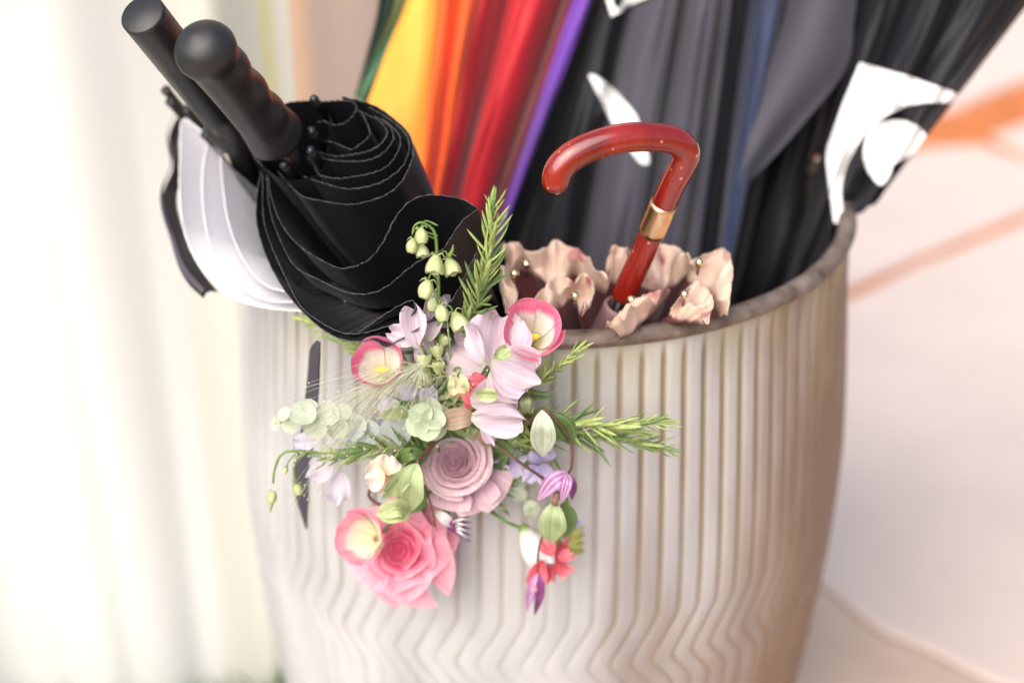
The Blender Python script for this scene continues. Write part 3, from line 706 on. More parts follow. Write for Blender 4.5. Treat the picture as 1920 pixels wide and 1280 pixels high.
# roses
def rose(label, M, R, n, m, seed, pointed=0, h=.8, open_=1.0, outer=()):
    rt = flower(label, 'rose', 'rose', M); rr = random.Random(seed)
    for i in range(n):
        f = i / (n - 1); a0 = i * 2.399 + rr.uniform(-.25, .25)
        rt_ = R * (.035 + .80 * f ** .95) * (1 + rr.uniform(-.03, .03)); rb = R * (.03 + .22 * f)
        half = 1.7 - .70 * f + rr.uniform(-.1, .1); ht = R * (h + .06 * (1 - f) - .30 * f * f * open_ + .10 * math.sin(i * 2.1) * f * (1 - f) * 2) + rr.uniform(-.02, .02) * R
        curl = R * (.05 + .40 * max(0, f - .25) ** 1.4 * open_); spi = R * (.05 if not pointed else .06) * (.8 + f * .6); sd = rr.random() * 50
        T = []; U = []
        def pf(x, v):
            x = x * 2 - 1; T.append(v * .85 + .15 * f); U.append(x)
            th = a0 + x * half
            top = 1 - (.10 + .12 * f) * abs(x) ** 3
            if pointed: top = 1 - .34 * abs(x) ** 1.25 - .04 * x
            vv = v * top
            r = rb + (rt_ - rb) * math.sin(vv * 1.45) ** .9 + spi * x * min(1, .25 + f * 2)
            r *= 1 - .75 * (1 - f) ** 5 * v * v
            z = ht * vv ** .95
            k = max(0, (v - .62) / .38)
            c = curl * k * k * (1 + (pointed * 2.2 * abs(x) ** 1.3 if pointed else 0))
            r += c * .9; z -= c * .75
            w_ = R * .022 * (.4 + f) * noise.noise(V3((x * 2 + sd, v * 2.5, sd))) * (1 + pointed)
            r += w_; z += w_ * .7 + R * .03 * noise.noise(V3((x * 3.1 + sd, sd, v))) * v
            return (r * math.cos(th), r * math.sin(th), z)
        V_, F_ = grid(16, 10, pf); mk('petal', V_, F_, m, rt, t=T, u=U)
    T = []; U = []
    def fill(a, b):                                                # tight inner whorl closing the heart
        t = a * 6.28319; T.append(.35 + .25 * b); U.append(a)
        q = R * .62 * b; z = R * (h - .10 - .16 * b - .36 * b * b) + R * .03 * math.sin(t + b * 30)
        return (q * math.cos(t), q * math.sin(t), z)
    V_, F_ = grid(36, 24, fill, True); mk('heart', V_, F_, m, rt, t=T, u=U)
    for (ang, wd_, ln, tilt, z0, sd) in outer:                     # wide guard petals
        T = []; U = []
        def gf(x, v):
            x = x * 2 - 1; T.append(.3 + .7 * v); U.append(x)
            s = math.sin(min(1, v * 1.02) * 1.75 + .12) ** .75 * wd_ * R; sp_ = x * s
            d = R * .35 + ln * R * v * (1 - .10 * x * x)
            zz = z0 * R + R * tilt * v - R * .22 * (x * x) * 1 * (v) * -1 - R * .28 * max(0, v - .7) ** 2 * 5 + R * .04 * noise.noise(V3((x * 2, v * 2, sd)))
            return (d * math.cos(ang) - sp_ * math.sin(ang), d * math.sin(ang) + sp_ * math.cos(ang), zz)
        V_, F_ = grid(14, 12, gf); mk('petal', V_, F_, m, rt, t=T, u=U)
    for k in range(5):
        a = k * 1.2566
        V_, F_ = grid(4, 8, lambda x, v: V3((math.cos(a), math.sin(a), 0)) * (R * (.1 + .5 * v)) + V3((-math.sin(a), math.cos(a), 0)) * ((x - .5) * R * .22 * (1 - v)) + V3((0, 0, -R * .02 - R * .1 * v)))
        mk('sepal', V_, F_, m_stem, rt)
    flower_stem(rt, M, (0, 0, -R * .02), .0019)
    return rt
m_mauve = mat('mauve_petal', (.5, .3, .4), .55, ramp=[(.0, (.50, .19, .29)), (.45, (.60, .33, .42)), (.8, (.66, .43, .50)), (1, (.72, .53, .56))], nscale=90, trans=.22, sheen=.2, tnoise=.16, bump=.1)
m_pinkr = mat('pink_petal', (.8, .3, .4), .5, ramp=[(.0, (.55, .02, .08)), (.40, (.78, .09, .20)), (.80, (.86, .22, .33)), (1, (.90, .42, .49))], nscale=70, trans=.08, sheen=.1, tnoise=.18, bump=.1)
PX = .95 / F
Mm = basis(B(862, 872, .010), aim(-.16, .22))
rose('dusty mauve rose with tightly packed petals at the middle of the bouquet', Mm, .0252, 44, m_mauve, 5, 0, .95, .75,
     outer=[(-1.75, .62, .92, .10, .10, 1), (-1.05, .66, 1.02, -.05, .02, 2), (-.55, .70, 1.12, -.10, -.06, 3), (-2.5, .5, .70, .25, .1, 4)])
Mp = basis(B(755, 1030, .006), aim(-.05, .14))
rose('large open pink rose with pointed petals at the bottom of the bouquet', Mp, .0295, 30, m_pinkr, 11, .85, .95, 1.15,
     outer=[(.1, .5, .50, .28, .22, 5), (-1.5, .5, .42, .22, .2, 7), (-2.5, .5, .45, .2, .22, 8)])

# lisianthus cups
m_yel = mat('yellow_stigma', (.80, .52, .03), .6)
def cup(label, M, R, m, seed, depth=1.25, flare=.3, npet=5, stig=True, close=0, pcol=None, stem=True):
    rt = flower(label, 'flower', 'lisianthus', M); rr = random.Random(seed)
    for i in range(npet):
        a0 = i * 6.28319 / npet + rr.uniform(-.15, .15); half = 3.14159 / npet * 1.75; pz = rr.uniform(-.08, .08); pr_ = rr.uniform(-.06, .08); sd = rr.random() * 40
        T = []; U = []
        def pf(x, v):
            x = x * 2 - 1; T.append(v); U.append(x)
            th = a0 + x * half
            vv = v * (1 - .06 * x ** 4)
            r = R * (.18 + .80 * math.sin(vv * 1.5) ** .8 - close * .35 * v ** 3) + R * .07 * x
            z = R * depth * (vv - .5 + pz * v * v)
            r += R * pr_ * v * v + R * .02 * x * v
            k = max(0, (v - .68) / .32)
            r += R * flare * k * k; z -= R * flare * .35 * k * k
            q = noise.noise(V3((x * 1.7 + sd, v * 2, sd))); r += R * .14 * q * v; z += R * .16 * noise.noise(V3((x * 2.2, sd, v))) * v
            return (r * math.cos(th), r * math.sin(th), z)
        V_, F_ = grid(14, 14, pf); mk('petal', V_, F_, m, rt, t=T, u=U)
    if stig:
        V_, F_ = join(tube([(0, 0, -.5 * R * depth), (0, 0, -.15 * R * depth)], R * .08, 8), ball((R * .10, 0, -.10 * R * depth), R * .16, 10, 6, (1.3, .7, .6)), ball((-R * .10, .02 * R, -.12 * R * depth), R * .15, 10, 6, (1.1, .8, .6)))
        mk('stigma', V_, F_, m_yel, rt)
    if stem: flower_stem(rt, M, (0, 0, -R * depth * .5), .001)
    return rt
m_lis = mat('pink_rimmed_petal', (.8, .4, .5), .55, ramp=[(.0, (.62, .62, .30)), (.25, (.82, .76, .60)), (.60, (.86, .80, .76)), (.70, (.85, .40, .48)), (.8, (.83, .17, .32)), (1, (.82, .24, .38))], nscale=60, trans=.25, tnoise=.16)
m_lis2 = mat('pale_pink_rimmed_petal', (.8, .5, .5), .55, ramp=[(.0, (.74, .70, .40)), (.30, (.84, .79, .60)), (.58, (.85, .78, .70)), (.72, (.84, .42, .48)), (1, (.83, .28, .38))], nscale=60, trans=.25, tnoise=.10)
cup('pink-edged white cup flower with yellow centre at the top right of the bouquet', basis(B(998, 628, .022), aim(.05, .34)), .0172, m_lis, 2, 1.7, .10)
cup('pink-edged white cup flower with yellow centre under the black umbrella', basis(B(714, 690, .030), aim(-.12, .46)), .0162, m_lis, 4, 1.6, .10, close=.2)
cup('pale pink and cream cup flower overlapping the large pink rose', basis(B(688, 1008, .036), aim(-.42, .20)), .0165, m_lis2, 9, 1.6, .16, close=.15, stig=False)
m_whitep = mat('white_petal', (.84, .82, .78), .5, ramp=[(.0, (.50, .60, .26)), (.14, (.80, .80, .66)), (.4, (.86, .84, .82)), (1, (.86, .84, .83))], nscale=60, trans=.2, tnoise=.06)
def side_cup():
    M = basis(B(1003, 1025, .018), (vr * .52 - vu * .80 - vf * .35))
    rt = cup('white closed cup flower hanging on a green stalk under the mauve rose', M, .0135, m_whitep, 21, 2.3, -.25, close=.9, stig=False, stem=False)
    b = V3((0, 0, -.0135 * 1.15)); V_, F_ = ball(b, .0042, 10, 6, (1, 1, .8)); mk('calyx', V_, F_, m_stem, rt)
    stemto(rt, [b, local(M, B(945, 975, .014)), local(M, B(915, 945, .006)), local(M, B(880, 850, .0))], .0013, .0013)
side_cup()

# ruffled petals: sweet peas and others
def mm_big(m): return m.name == 'pale_lilac_petal'
def ruffled(rt, M, px, py, ang, wpx, hpx, m, out, tx=0., ty=0., waves=3.2, amp=.17, cupv=.16, seed=0, name='petal', fold=0.):
    """one wavy petal; base at px,py, pointing along ang (degrees, 0 right, 90 up)"""
    a = math.radians(ang); dv = (vr * math.cos(a) + vu * math.sin(a)); n = aim(tx, ty); dv = (dv - n * dv.dot(n)).normalized(); sd = n.cross(dv)
    o = B(px, py, out); w_ = wpx * PX * .5 * (1.22 if mm_big(m) else 1); h_ = hpx * PX * (1.12 if mm_big(m) else 1); T = []; U = []
    def f(x, v):
        x = x * 2 - 1; T.append(v); U.append(x)
        prof = (math.sin(min(1, v * .96 + .02) * 2.30 + .08)) ** .7 if v < 1 else .55
        prof = max(.10, prof) * (1 + .06 * noise.noise(V3((v * 4, seed, 2))))
        ed = v * (1 - .16 * x * x + .05 * math.sin(x * 5 + seed))
        zz = amp * h_ * v * v * math.sin(x * waves * 1.57 + seed) + cupv * w_ * (x * x) * (.3 + v) - .30 * cupv * h_ * v * v + fold * w_ * abs(x)
        zz += .05 * h_ * noise.noise(V3((x * 2 + seed, v * 2.5, seed)))
        p = o + sd * (-x * w_ * prof) + dv * (h_ * ed) + n * zz
        return local(M, p) if M is not None else p
    V_, F_ = grid(16, 14, f); return mk(name, V_, F_, m, rt, t=T, u=U)
m_lil = mat('pale_lilac_petal', (.74, .64, .72), .6, ramp=[(.0, (.66, .70, .50)), (.2, (.72, .60, .67)), (.6, (.75, .61, .69)), (1, (.80, .67, .74))], nscale=60, trans=.3, tnoise=.14, veins=(22, (.70, .55, .64)), vlo=.3)
m_coral = mat('coral_petal', (.75, .15, .2), .5, ramp=[(.0, (.66, .10, .12)), (.4, (.76, .12, .17)), (.8, (.82, .26, .30)), (1, (.84, .40, .40))], nscale=50, trans=.25, tnoise=.35)
m_peachp = mat('peach_petal', (.85, .66, .52), .6, ramp=[(.0, (.82, .56, .36)), (.4, (.86, .70, .56)), (1, (.87, .78, .68))], nscale=60, trans=.3, tnoise=.15)
m_laven = mat('lavender_petal', (.55, .48, .72), .6, ramp=[(.0, (.34, .26, .55)), (.5, (.56, .50, .74)), (1, (.70, .65, .80))], nscale=60, trans=.3, tnoise=.2)
m_calyx = mat('pale_green_calyx', (.42, .52, .22), .55, rgb2=(.62, .66, .38), nscale=90, trans=.2)
def spray(name, label, cat, at, lst, mm, stempts=None, m_s=None):
    rt = root(name, label, cat, B(*at))
    for i, q in enumerate(lst):
        q = list(q); k = q.pop() if isinstance(q[-1], dict) else {}
        ruffled(rt, None, *q[:5], k.pop('m', mm), q[5], *(q[6:]), seed=i * 2.3 + at[0], **k)
    P = [B(*p) for p in (stempts or [])] + [G_]
    if len(P) > 1: stemto(rt, P, .0010, .0012, m_s)
    return rt
spray('sweet_pea', 'pale lilac sweet pea with broad wavy petals at the top of the bouquet', 'flower', (920, 680, .05),
      [(908, 690, 150, 78, 76, .030, -.3, .2), (925, 688, 78, 98, 92, .040, .1, .2), (922, 676, -22, 82, 82, .046, .2, .0), (915, 682, 118, 34, 72, .048, -.5, .1, {'fold': 1.2}), (925, 690, -48, 70, 66, .040, .2, -.2), (925, 672, 30, 26, 34, .056, .2, .1, {'m': m_calyx, 'fold': .8})],
      m_lil, [(918, 684, .038), (905, 720, .02)])
spray('sweet_pea', 'pale lilac sweet pea of two folded petals just above the mauve rose', 'flower', (900, 760, .05),
      [(882, 752, 12, 62, 88, .044, .1, .1), (884, 782, -6, 52, 88, .048, .0, -.35), (900, 752, 45, 50, 60, .038, .1, .2), (905, 790, -65, 22, 42, .042, 0, 0), (892, 738, -5, 26, 40, .055, 0, 0, {'m': m_calyx, 'fold': .8})],
      m_lil, [(885, 765, .04), (872, 775, .015)])
spray('sweet_pea', 'curled pale lilac sweet pea against the black umbrella hem', 'flower', (785, 640, .03),
      [(788, 655, 100, 38, 72, .034, -.3, .2, {'fold': 1.0}), (800, 640, 78, 34, 84, .026, .3, .1, {'fold': .9}), (784, 640, 160, 34, 54, .030, -.2, .2), (826, 612, 60, 44, 58, .014, .3, .3), (790, 690, 82, 30, 56, .030, 0, 0)],
      m_lil, [(792, 650, .03), (820, 710, .015)])
spray('sweet_pea', 'faint lilac petals trailing at the left of the bouquet behind the rosemary', 'flower', (610, 880, .02),
      [(625, 860, 215, 52, 62, .018, -.2, 0), (640, 885, 262, 46, 62, .016, -.1, 0), (590, 830, 180, 40, 42, .018, -.1, .2)],
      mat('faint_lilac_petal', (.72, .66, .76), .6, nscale=60, var=.06, trans=.35), [(640, 860, .02), (740, 820, .01)])
spray('sweet_pea', 'small coral red flower half hidden behind the lilac petals', 'flower', (893, 740, .03),
      [(905, 745, 105, 44, 52, .034, -.2, .2), (893, 760, 120, 36, 48, .036, -.3, .1), (884, 778, 80, 34, 40, .034, -.2, 0), (912, 716, 165, 26, 34, .036, 0, .3)],
      m_coral, [(900, 755, .03)])
spray('sweet_pea', 'coral pink sweet pea at the lower right beside the white cup flower', 'flower', (1045, 1040, .03),
      [(1034, 1042, 62, 62, 50, .026, .4, .5, {'amp': .35}), (1040, 1050, -8, 58, 42, .026, .6, 0, {'amp': .35}), (1036, 1056, -75, 44, 40, .028, .3, -.5, {'amp': .3}), (1022, 1050, 250, 40, 60, .032, -.4, 0, {'fold': .6}), (1036, 1040, 120, 34, 38, .032, -.2, .2), (1046, 1046, 20, 26, 30, .034, .2, .2), (1028, 1062, 250, 26, 40, .030, -.2, -.2, {'fold': .7}), (1062, 1030, 40, 36, 34, .022, .4, .2)],
      m_coral, [(1042, 1030, .02), (1060, 960, .014), (1030, 850, .006)])
spray('carnation', 'small crumpled peach flower left of the mauve rose', 'flower', (722, 885, .03),
      [(722, 890, a, 54, 36, .026 + .003 * i, .3 * math.cos(math.radians(a)), .3 * math.sin(math.radians(a)), {'amp': .3, 'waves': 4}) for i, a in enumerate((100, 160, 210, 60, 20, 250, 300, 130, 80, 190))],
      m_peachp, [(735, 885, .02), (800, 850, .005)])
spray('delphinium', 'small violet blossom in the shade between the rosemary and the hanging leaf', 'flower', (960, 865, .012),
      [(955, 862, 20, 34, 38, .012, 0, 0), (950, 860, 200, 34, 34, .012, 0, 0), (958, 868, -50, 30, 32, .014, 0, 0)], m_laven, [(945, 855, .008)])
spray('delphinium', 'lavender blossom hanging below the oval grey-green leaf', 'flower', (1018, 870, .016),
      [(1015, 862, 60, 40, 34, .016, 0, .2), (1012, 866, 120, 36, 30, .016, 0, .2), (1018, 868, -80, 36, 44, .018, 0, 0), (1008, 872, 230, 32, 42, .016, 0, 0)], m_laven, [(1015, 862, .012), (970, 830, .006)])
spray('delphinium', 'soft lavender blossom among the eucalyptus discs', 'flower', (780, 735, .02),
      [(782, 738, 160, 42, 40, .018, 0, .2), (784, 740, 60, 40, 38, .018, 0, .2), (786, 742, 0, 36, 36, .018, 0, 0), (740, 780, 120, 40, 50, .014, 0, 0), (745, 785, 200, 36, 44, .014, 0, 0)], mat('soft_lavender_petal', (.66, .60, .74), .6, nscale=60, var=.08, trans=.3), [(790, 745, .015)])
spray('delphinium', 'lavender petal peeking out behind the lower clematis leaf', 'flower', (1085, 985, .01),
      [(1078, 975, -60, 26, 36, .010, 0, 0), (1080, 985, -90, 20, 30, .010, 0, 0)], m_laven, [(1070, 970, .008), (1040, 900, .004)])

# leaves
def leaf(rt, P, wpx, m, out=None, bend=.25, twist=0., name='leaf', n=None, prof=1.0):
    """leaf along pixel path P of (px,py,out)"""
    C = resample(cr([B(*p) for p in P], 8), 16); nn = n or aim(0, .1); T = []; U = []
    def f(x, v):
        i = int(round(v * 16)); x = x * 2 - 1; T.append(v); U.append(x)
        d = (C[min(16, i + 1)] - C[max(0, i - 1)]).normalized(); s = d.cross(nn).normalized(); q = math.cos(twist * v); s = (s * q + nn * math.sin(twist * v)).normalized(); up = s.cross(d)
        wv = max(.02, math.sin(min(1, v ** (.85 * prof)) * math.pi)) ** .85 * wpx * PX * .5
        return C[i] + s * (x * wv) + up * (bend * abs(x) * wv + .10 * wv * math.sin(v * 9 + x * 2) - .06 * wv * (1 if abs(x) < .08 else 0))
    V_, F_ = grid(12, 16, f); return mk(name, V_, F_, m, rt, t=T, u=U)
m_leaf = mat('greygreen_leaf', (.30, .40, .16), .55, rgb2=(.46, .54, .28), nscale=45, trans=.2, veins=(9.4, (.50, .55, .40)), vlo=.93, bump=.1)
m_leafb = mat('sage_leaf', (.46, .54, .38), .6, rgb2=(.60, .66, .51), nscale=90, trans=.2, veins=(9.4, (.30, .38, .26)), vlo=.93, bump=.2)
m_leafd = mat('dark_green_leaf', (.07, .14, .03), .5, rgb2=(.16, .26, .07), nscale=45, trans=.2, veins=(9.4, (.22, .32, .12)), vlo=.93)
m_leafr = mat('bronze_leaf', (.30, .27, .17), .55, rgb2=(.46, .28, .22), nscale=30, trans=.2, veins=(14, (.52, .36, .28)), vlo=.92)
def leafspray(name, label, cat, at, leaves, stem, m_s=None, r=.0011):
    rt = root(name, label, cat, B(*at))
    for P, wpx, m, *k in leaves: leaf(rt, P, wpx, m, **(k[0] if k else {}))
    stemto(rt, [B(*p) for p in stem] + [G_], r, r, m_s)
    return rt
leafspray('leaf_sprig', 'pair of olive veined leaves hanging left of the mauve rose', 'leaves', (778, 870, .05),
          [([(783, 868, .048), (772, 905, .054), (768, 960, .046)], 52, m_leaf, {'bend': .3}), ([(780, 868, .046), (752, 900, .050), (716, 934, .046)], 34, m_leaf, {'bend': .5, 'twist': .5}), ([(800, 915, .02), (788, 945, .022), (770, 962, .02)], 20, m_leafd)], [(782, 866, .047), (800, 845, .035)], m_wst)
u_cl = leafspray('clematis', 'clematis vine with two oval leaves and drooping striped purple flowers on the right', 'flower', (1020, 780, .05),
          [([(1016, 768, .045), (1018, 805, .052), (1018, 856, .044)], 47, m_leafb, {'bend': .2}), ([(1030, 775, .038), (1056, 800, .040), (1076, 836, .034)], 40, m_leafd, {'twist': .6, 'bend': .4}),
           ([(1040, 940, .040), (1036, 975, .046), (1034, 1018, .040)], 54, m_leaf, {'bend': .2}), ([(1052, 940, .034), (1066, 972, .032), (1058, 1010, .028)], 34, m_leafd, {'twist': .5})],
          [(1022, 768, .044), (985, 790, .03), (940, 800, .01)], m_wst)
def striped(name):
    return mat(name, (.4, .12, .35), .5, rgb2=(.52, .26, .50), nscale=80, trans=.2, veins=(10, (.72, .60, .70)), vlo=.55)
m_clem = striped('striped_purple_petal')
m_cld = mat('dark_purple_petal', (.12, .02, .10), .5, rgb2=(.22, .05, .19), nscale=80, trans=.1)
stemto(u_cl, [B(1022, 768, .044), B(1045, 790, .044), B(1070, 830, .040), B(1072, 870, .040), B(1066, 888, .040)], .0010, .0010, m_wst)
for P, wpx, m in (([(1064, 888, .042), (1038, 902, .048), (1008, 938, .042)], 32, m_clem), ([(1066, 888, .044), (1062, 910, .052), (1052, 944, .048)], 20, m_clem), ([(1070, 890, .040), (1074, 910, .044), (1072, 938, .040)], 16, m_cld)):
    leaf(u_cl, P, wpx, m, bend=.18, name='petal', prof=.75)
V_, F_ = tube([B(1044, 922, .042), B(1040, 945, .042)], .0022, 8); mk('flower_centre', V_, F_, mat('brown_centre', (.30, .16, .11), .7, nscale=300, var=.5), u_cl)
stemto(u_cl, [B(1066, 888, .036), B(1046, 935, .036), B(1012, 1020, .034), B(1008, 1076, .034)], .0008, .0008, m_wst)
for P, wpx, m in (([(1008, 1074, .036), (996, 1100, .040), (988, 1148, .034)], 17, m_clem), ([(1010, 1074, .038), (1014, 1105, .042), (1002, 1154, .034)], 17, m_cld), ([(1010, 1076, .034), (1003, 1100, .034), (998, 1130, .032)], 12, m_clem)):
    leaf(u_cl, P, wpx, m, bend=.4, name='petal', prof=.8)
leafspray('rose_leaf', 'bronze green rose leaf lying across the top of the mauve rose', 'leaf', (870, 785, .04),
          [([(892, 782, .042), (860, 784, .046), (820, 795, .038)], 40, m_leafr, {'bend': .3}), ([(905, 800, .036), (910, 815, .036), (914, 840, .034)], 34, m_leafr, {'twist': .5})], [(895, 782, .04)], m_wst)
leafspray('rose_leaf', 'yellow green rose leaf tucked left of the mauve rose', 'leaf', (770, 850, .03),
          [([(800, 852, .032), (768, 850, .036), (730, 868, .028)], 26, m_leafd, {'twist': .3}), ([(770, 780, .03), (740, 775, .034), (708, 782, .03)], 22, mat('pale_moss_leaf', (.36, .42, .20), .6, trans=.2))], [(800, 850, .03)], m_wst)
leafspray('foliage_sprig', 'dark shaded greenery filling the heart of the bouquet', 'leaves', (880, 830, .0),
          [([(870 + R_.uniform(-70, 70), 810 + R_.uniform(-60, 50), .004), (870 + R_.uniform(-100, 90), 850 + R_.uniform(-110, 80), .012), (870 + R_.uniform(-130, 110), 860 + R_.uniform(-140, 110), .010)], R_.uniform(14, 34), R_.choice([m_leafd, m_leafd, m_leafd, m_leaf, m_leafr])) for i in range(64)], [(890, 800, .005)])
leafspray('seed_head', 'dark twisted seed head with white tips between the two roses', 'seed head', (862, 985, .03),
          [([(838, 988, .026), (858, 984 + 6 * i - 10, .034), (886, 966 + 13 * i, .030)], 10, m_cld, {'twist': 1.2}) for i in range(5)] + [([(842, 984, .028), (862, 980 + 8 * i - 6, .036), (878, 972 + 13 * i, .032)], 6, m_whitep, {'twist': .5}) for i in range(4)] + [([(815, 958, .024), (834, 972, .030), (852, 990, .026)], 20, m_whitep, {'twist': .4}), ([(830, 975, .02), (838, 958, .02), (850, 940, .014)], 14, m_leafd)],
          [(838, 986, .026), (845, 920, .004)], m_wst)
leafspray('bud_sprig', 'yellow green bud cluster at the far lower right of the bouquet', 'buds', (1080, 1005, .015),
          [([(1066, 1010, .016), (1078, 1000 + 10 * i, .022), (1098, 985 + 16 * i, .018)], 18, mat('moss_yellow_bud', (.32, .33, .10), .6, trans=.2) if i == 0 else bpy.data.materials['moss_yellow_bud'], {'twist': .4}) for i in range(4)], [(1066, 1010, .015), (1055, 940, .008)])
leafspray('bud_sprig', 'brownish green hop-like bud right of the lilac sweet pea', 'buds', (985, 755, .03),
          [([(975 + 4 * i, 740, .03), (985 + 3 * (i - 2), 755, .040 - .003 * abs(i - 2)), (978 + 5 * i, 775, .034)], 20, m_leafr if i % 2 else m_leaf) for i in range(5)], [(980, 742, .028), (940, 760, .012)])
leafspray('eucalyptus', 'pale rounded leaves in shade at the right below the mauve rose', 'leaves', (985, 920, .006),
          [([(960, 915, .006), (972, 925, .008), (985, 940, .006)], 30, m_leafb), ([(985, 940, .006), (995, 952, .008), (1002, 970, .006)], 34, m_leafb), ([(955, 900, .006), (965, 905, .008), (990, 905, .006)], 26, m_leafb), ([(1000, 905, .008), (960, 890, .012), (930, 880, .008)], 12, m_leaf)], [(960, 910, .005), (920, 850, .004)])

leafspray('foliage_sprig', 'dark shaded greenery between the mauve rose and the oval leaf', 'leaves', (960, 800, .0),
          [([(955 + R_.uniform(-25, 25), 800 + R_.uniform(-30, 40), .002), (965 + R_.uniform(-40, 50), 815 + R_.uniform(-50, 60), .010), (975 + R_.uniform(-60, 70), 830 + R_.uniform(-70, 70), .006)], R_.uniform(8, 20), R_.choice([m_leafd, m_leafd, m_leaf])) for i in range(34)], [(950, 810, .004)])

leafspray('foliage_sprig', 'light green leaflets filling the space between the cup flower and the mauve rose', 'leaves', (800, 740, .01),
          [([(815 + R_.uniform(-50, 60), 735 + R_.uniform(-40, 50), .006), (810 + R_.uniform(-70, 80), 735 + R_.uniform(-70, 60), .014), (805 + R_.uniform(-90, 100), 740 + R_.uniform(-90, 80), .012)], R_.uniform(8, 22), R_.choice([m_leaf, m_leafd, m_leafb, m_calyx])) for i in range(44)], [(830, 740, .008)])

# stalks seen crossing the bouquet
for nm, lb, P, r, m in (('twig', 'thin dark red twig running from behind the mauve rose to the clematis', [(918, 820, .03), (960, 856, .036), (1012, 892, .034), (1030, 905, .034)], .0011, m_wst),
                        ('twig', 'short brown twig arching over the pink rose', [(800, 920, .03), (812, 960, .034), (816, 985, .03)], .0007, m_wst),
                        ('twig', 'dark twig at the left between the peach flower and the pink rose', [(700, 905, .02), (692, 930, .022), (720, 948, .026), (760, 940, .02)], .0012, m_wst),
                        ('stalk', 'pale green stalk standing among the nodding buds', [(838, 596, .02), (842, 640, .024), (845, 690, .02)], .0007, m_stem)):
    rt = root(nm, lb, nm, B(*P[0])); V_, F_ = tube(cr([B(*p) for p in P], 8), r, 6); mk('stem', V_, F_, m, rt)

# rosemary
m_needle = mat('rosemary_needle', (.30, .42, .10), .45, rgb2=(.58, .66, .27), nscale=120, trans=.15)
m_needle2 = mat('rosemary_needle_dark', (.12, .22, .06), .5, rgb2=(.26, .38, .13), nscale=120, trans=.15)
m_twig = mat('rosemary_twig', (.34, .26, .16), .7, var=.25)
NM = []
for q in range(5):
    bnd = .10 + .08 * q; wv = .0018 + .0002 * (q % 3)
    def nf(i, j):
        t = i * 6.28319; pr = max(.12, math.sin(min(1, .12 + j * .9) * math.pi) ** .35) if j < 1 else .12
        return (math.cos(t) * wv * pr * .9, math.sin(t) * wv * .45 * pr + bnd * .02 * j * j * (1 if q % 2 else .3), j * .0215)
    V_, F_ = grid(6, 5, nf, True)
    for mm in (m_needle, m_needle2):
        me = bpy.data.meshes.new('needle'); me.from_pydata([tuple(v) for v in V_], [], F_); me.polygons.foreach_set('use_smooth', [True] * len(F_)); me.materials.append(mm); NM.append(me)
def rosemary(label, P, n, ln=1.0, dark=.3, spread=.75, tipn=6):
    C = resample(cr([B(*p) for p in P], 8), 60); rt = root('rosemary_sprig', label, 'rosemary', C[0])
    T_, N_ = frames(C)
    V_, F_ = tube(C, lambda s: .0013 * (1 - .6 * s), 6); mk('stem', V_, F_, m_twig, rt)
    for k in range(n):
        f = (k + .5) / n; i = min(59, int(f * 60)); p = C[i].lerp(C[i + 1], f * 60 - i); t = T_[i]; b = t.cross(N_[i])
        a = k * 1.5708 + (k // 2) * .9 + R_.uniform(-.4, .4); d = N_[i] * math.cos(a) + b * math.sin(a)
        sp_ = spread * (1 - .45 * f ** 3) + R_.uniform(-.26, .28)
        z = (t * math.cos(sp_) + d * math.sin(sp_)).normalized(); y = (-d * math.cos(sp_) + t * math.sin(sp_)).normalized(); x = y.cross(z)
        s = ln * (1.0 - .35 * f ** 4) * R_.uniform(.75, 1.2)
        M = Matrix(((x.x * s, y.x * s, z.x * s, p.x), (x.y * s, y.y * s, z.y * s, p.y), (x.z * s, y.z * s, z.z * s, p.z), (0, 0, 0, 1)))
        me = NM[R_.randrange(5) * 2 + (1 if R_.random() < dark else 0)]
        link('needle', me, rt, M)
    return rt
rosemary('tall upright rosemary sprig standing against the black umbrella', [(868, 640, .010), (898, 560, .016), (918, 470, .016), (926, 385, .014)], 76, 1.0)
rosemary('short rosemary sprig pointing up right beside the pink-edged flower', [(950, 780, .010), (1000, 725, .026), (1045, 690, .036), (1082, 655, .042)], 38, .9)
rosemary('long rosemary sprig reaching right across the ribbed tub', [(930, 800, .006), (1020, 790, .022), (1130, 800, .030), (1240, 792, .034)], 72, 1.05)
rosemary('lower rosemary sprig running right just under the long one', [(940, 830, .004), (1040, 815, .014), (1140, 822, .020), (1248, 838, .022)], 60, 1.0, .55)
rosemary('rosemary sprig pointing left under the feathery grass', [(830, 850, .010), (750, 840, .028), (690, 842, .034), (610, 858, .032)], 56, .95, .6)
rosemary('blurred rosemary sprig behind the hem of the black umbrella', [(800, 720, .0), (700, 665, -.012), (640, 625, -.03), (575, 600, -.045)], 46, 1.1, .2)

# eucalyptus discs
m_euc = mat('eucalyptus_leaf', (.46, .56, .36), .6, rgb2=(.58, .66, .46), nscale=60, trans=.25, bump=.1)
m_eucb = mat('blue_eucalyptus_leaf', (.60, .66, .64), .65, rgb2=(.70, .75, .72), nscale=60, trans=.25)
def disc(rt, px, py, rpx, out, tx, ty, m):
    M = basis(B(px, py, out), aim(tx, ty)); r = rpx * PX; T = []
    def f(a, b):
        t = a * 6.28319; q = r * b * (1 + .04 * math.cos(2 * t) + .03 * math.cos(3 * t + px)); 
        return M @ V3((q * math.cos(t), q * math.sin(t), .20 * r * b * b * math.cos(2 * t + px) * .5 + .22 * r * b * b))
    V_, F_ = grid(20, 5, f, True); mk('leaf', V_, F_, m, rt)
def euc(label, at, discs, stem, m):
    rt = root('eucalyptus', label, 'eucalyptus', B(*at))
    for d in discs: disc(rt, *d[:6], d[6] if len(d) > 6 else m)
    stemto(rt, [B(*p) for p in stem] + [G_], .0009, .0012, m_calyx)
    return rt
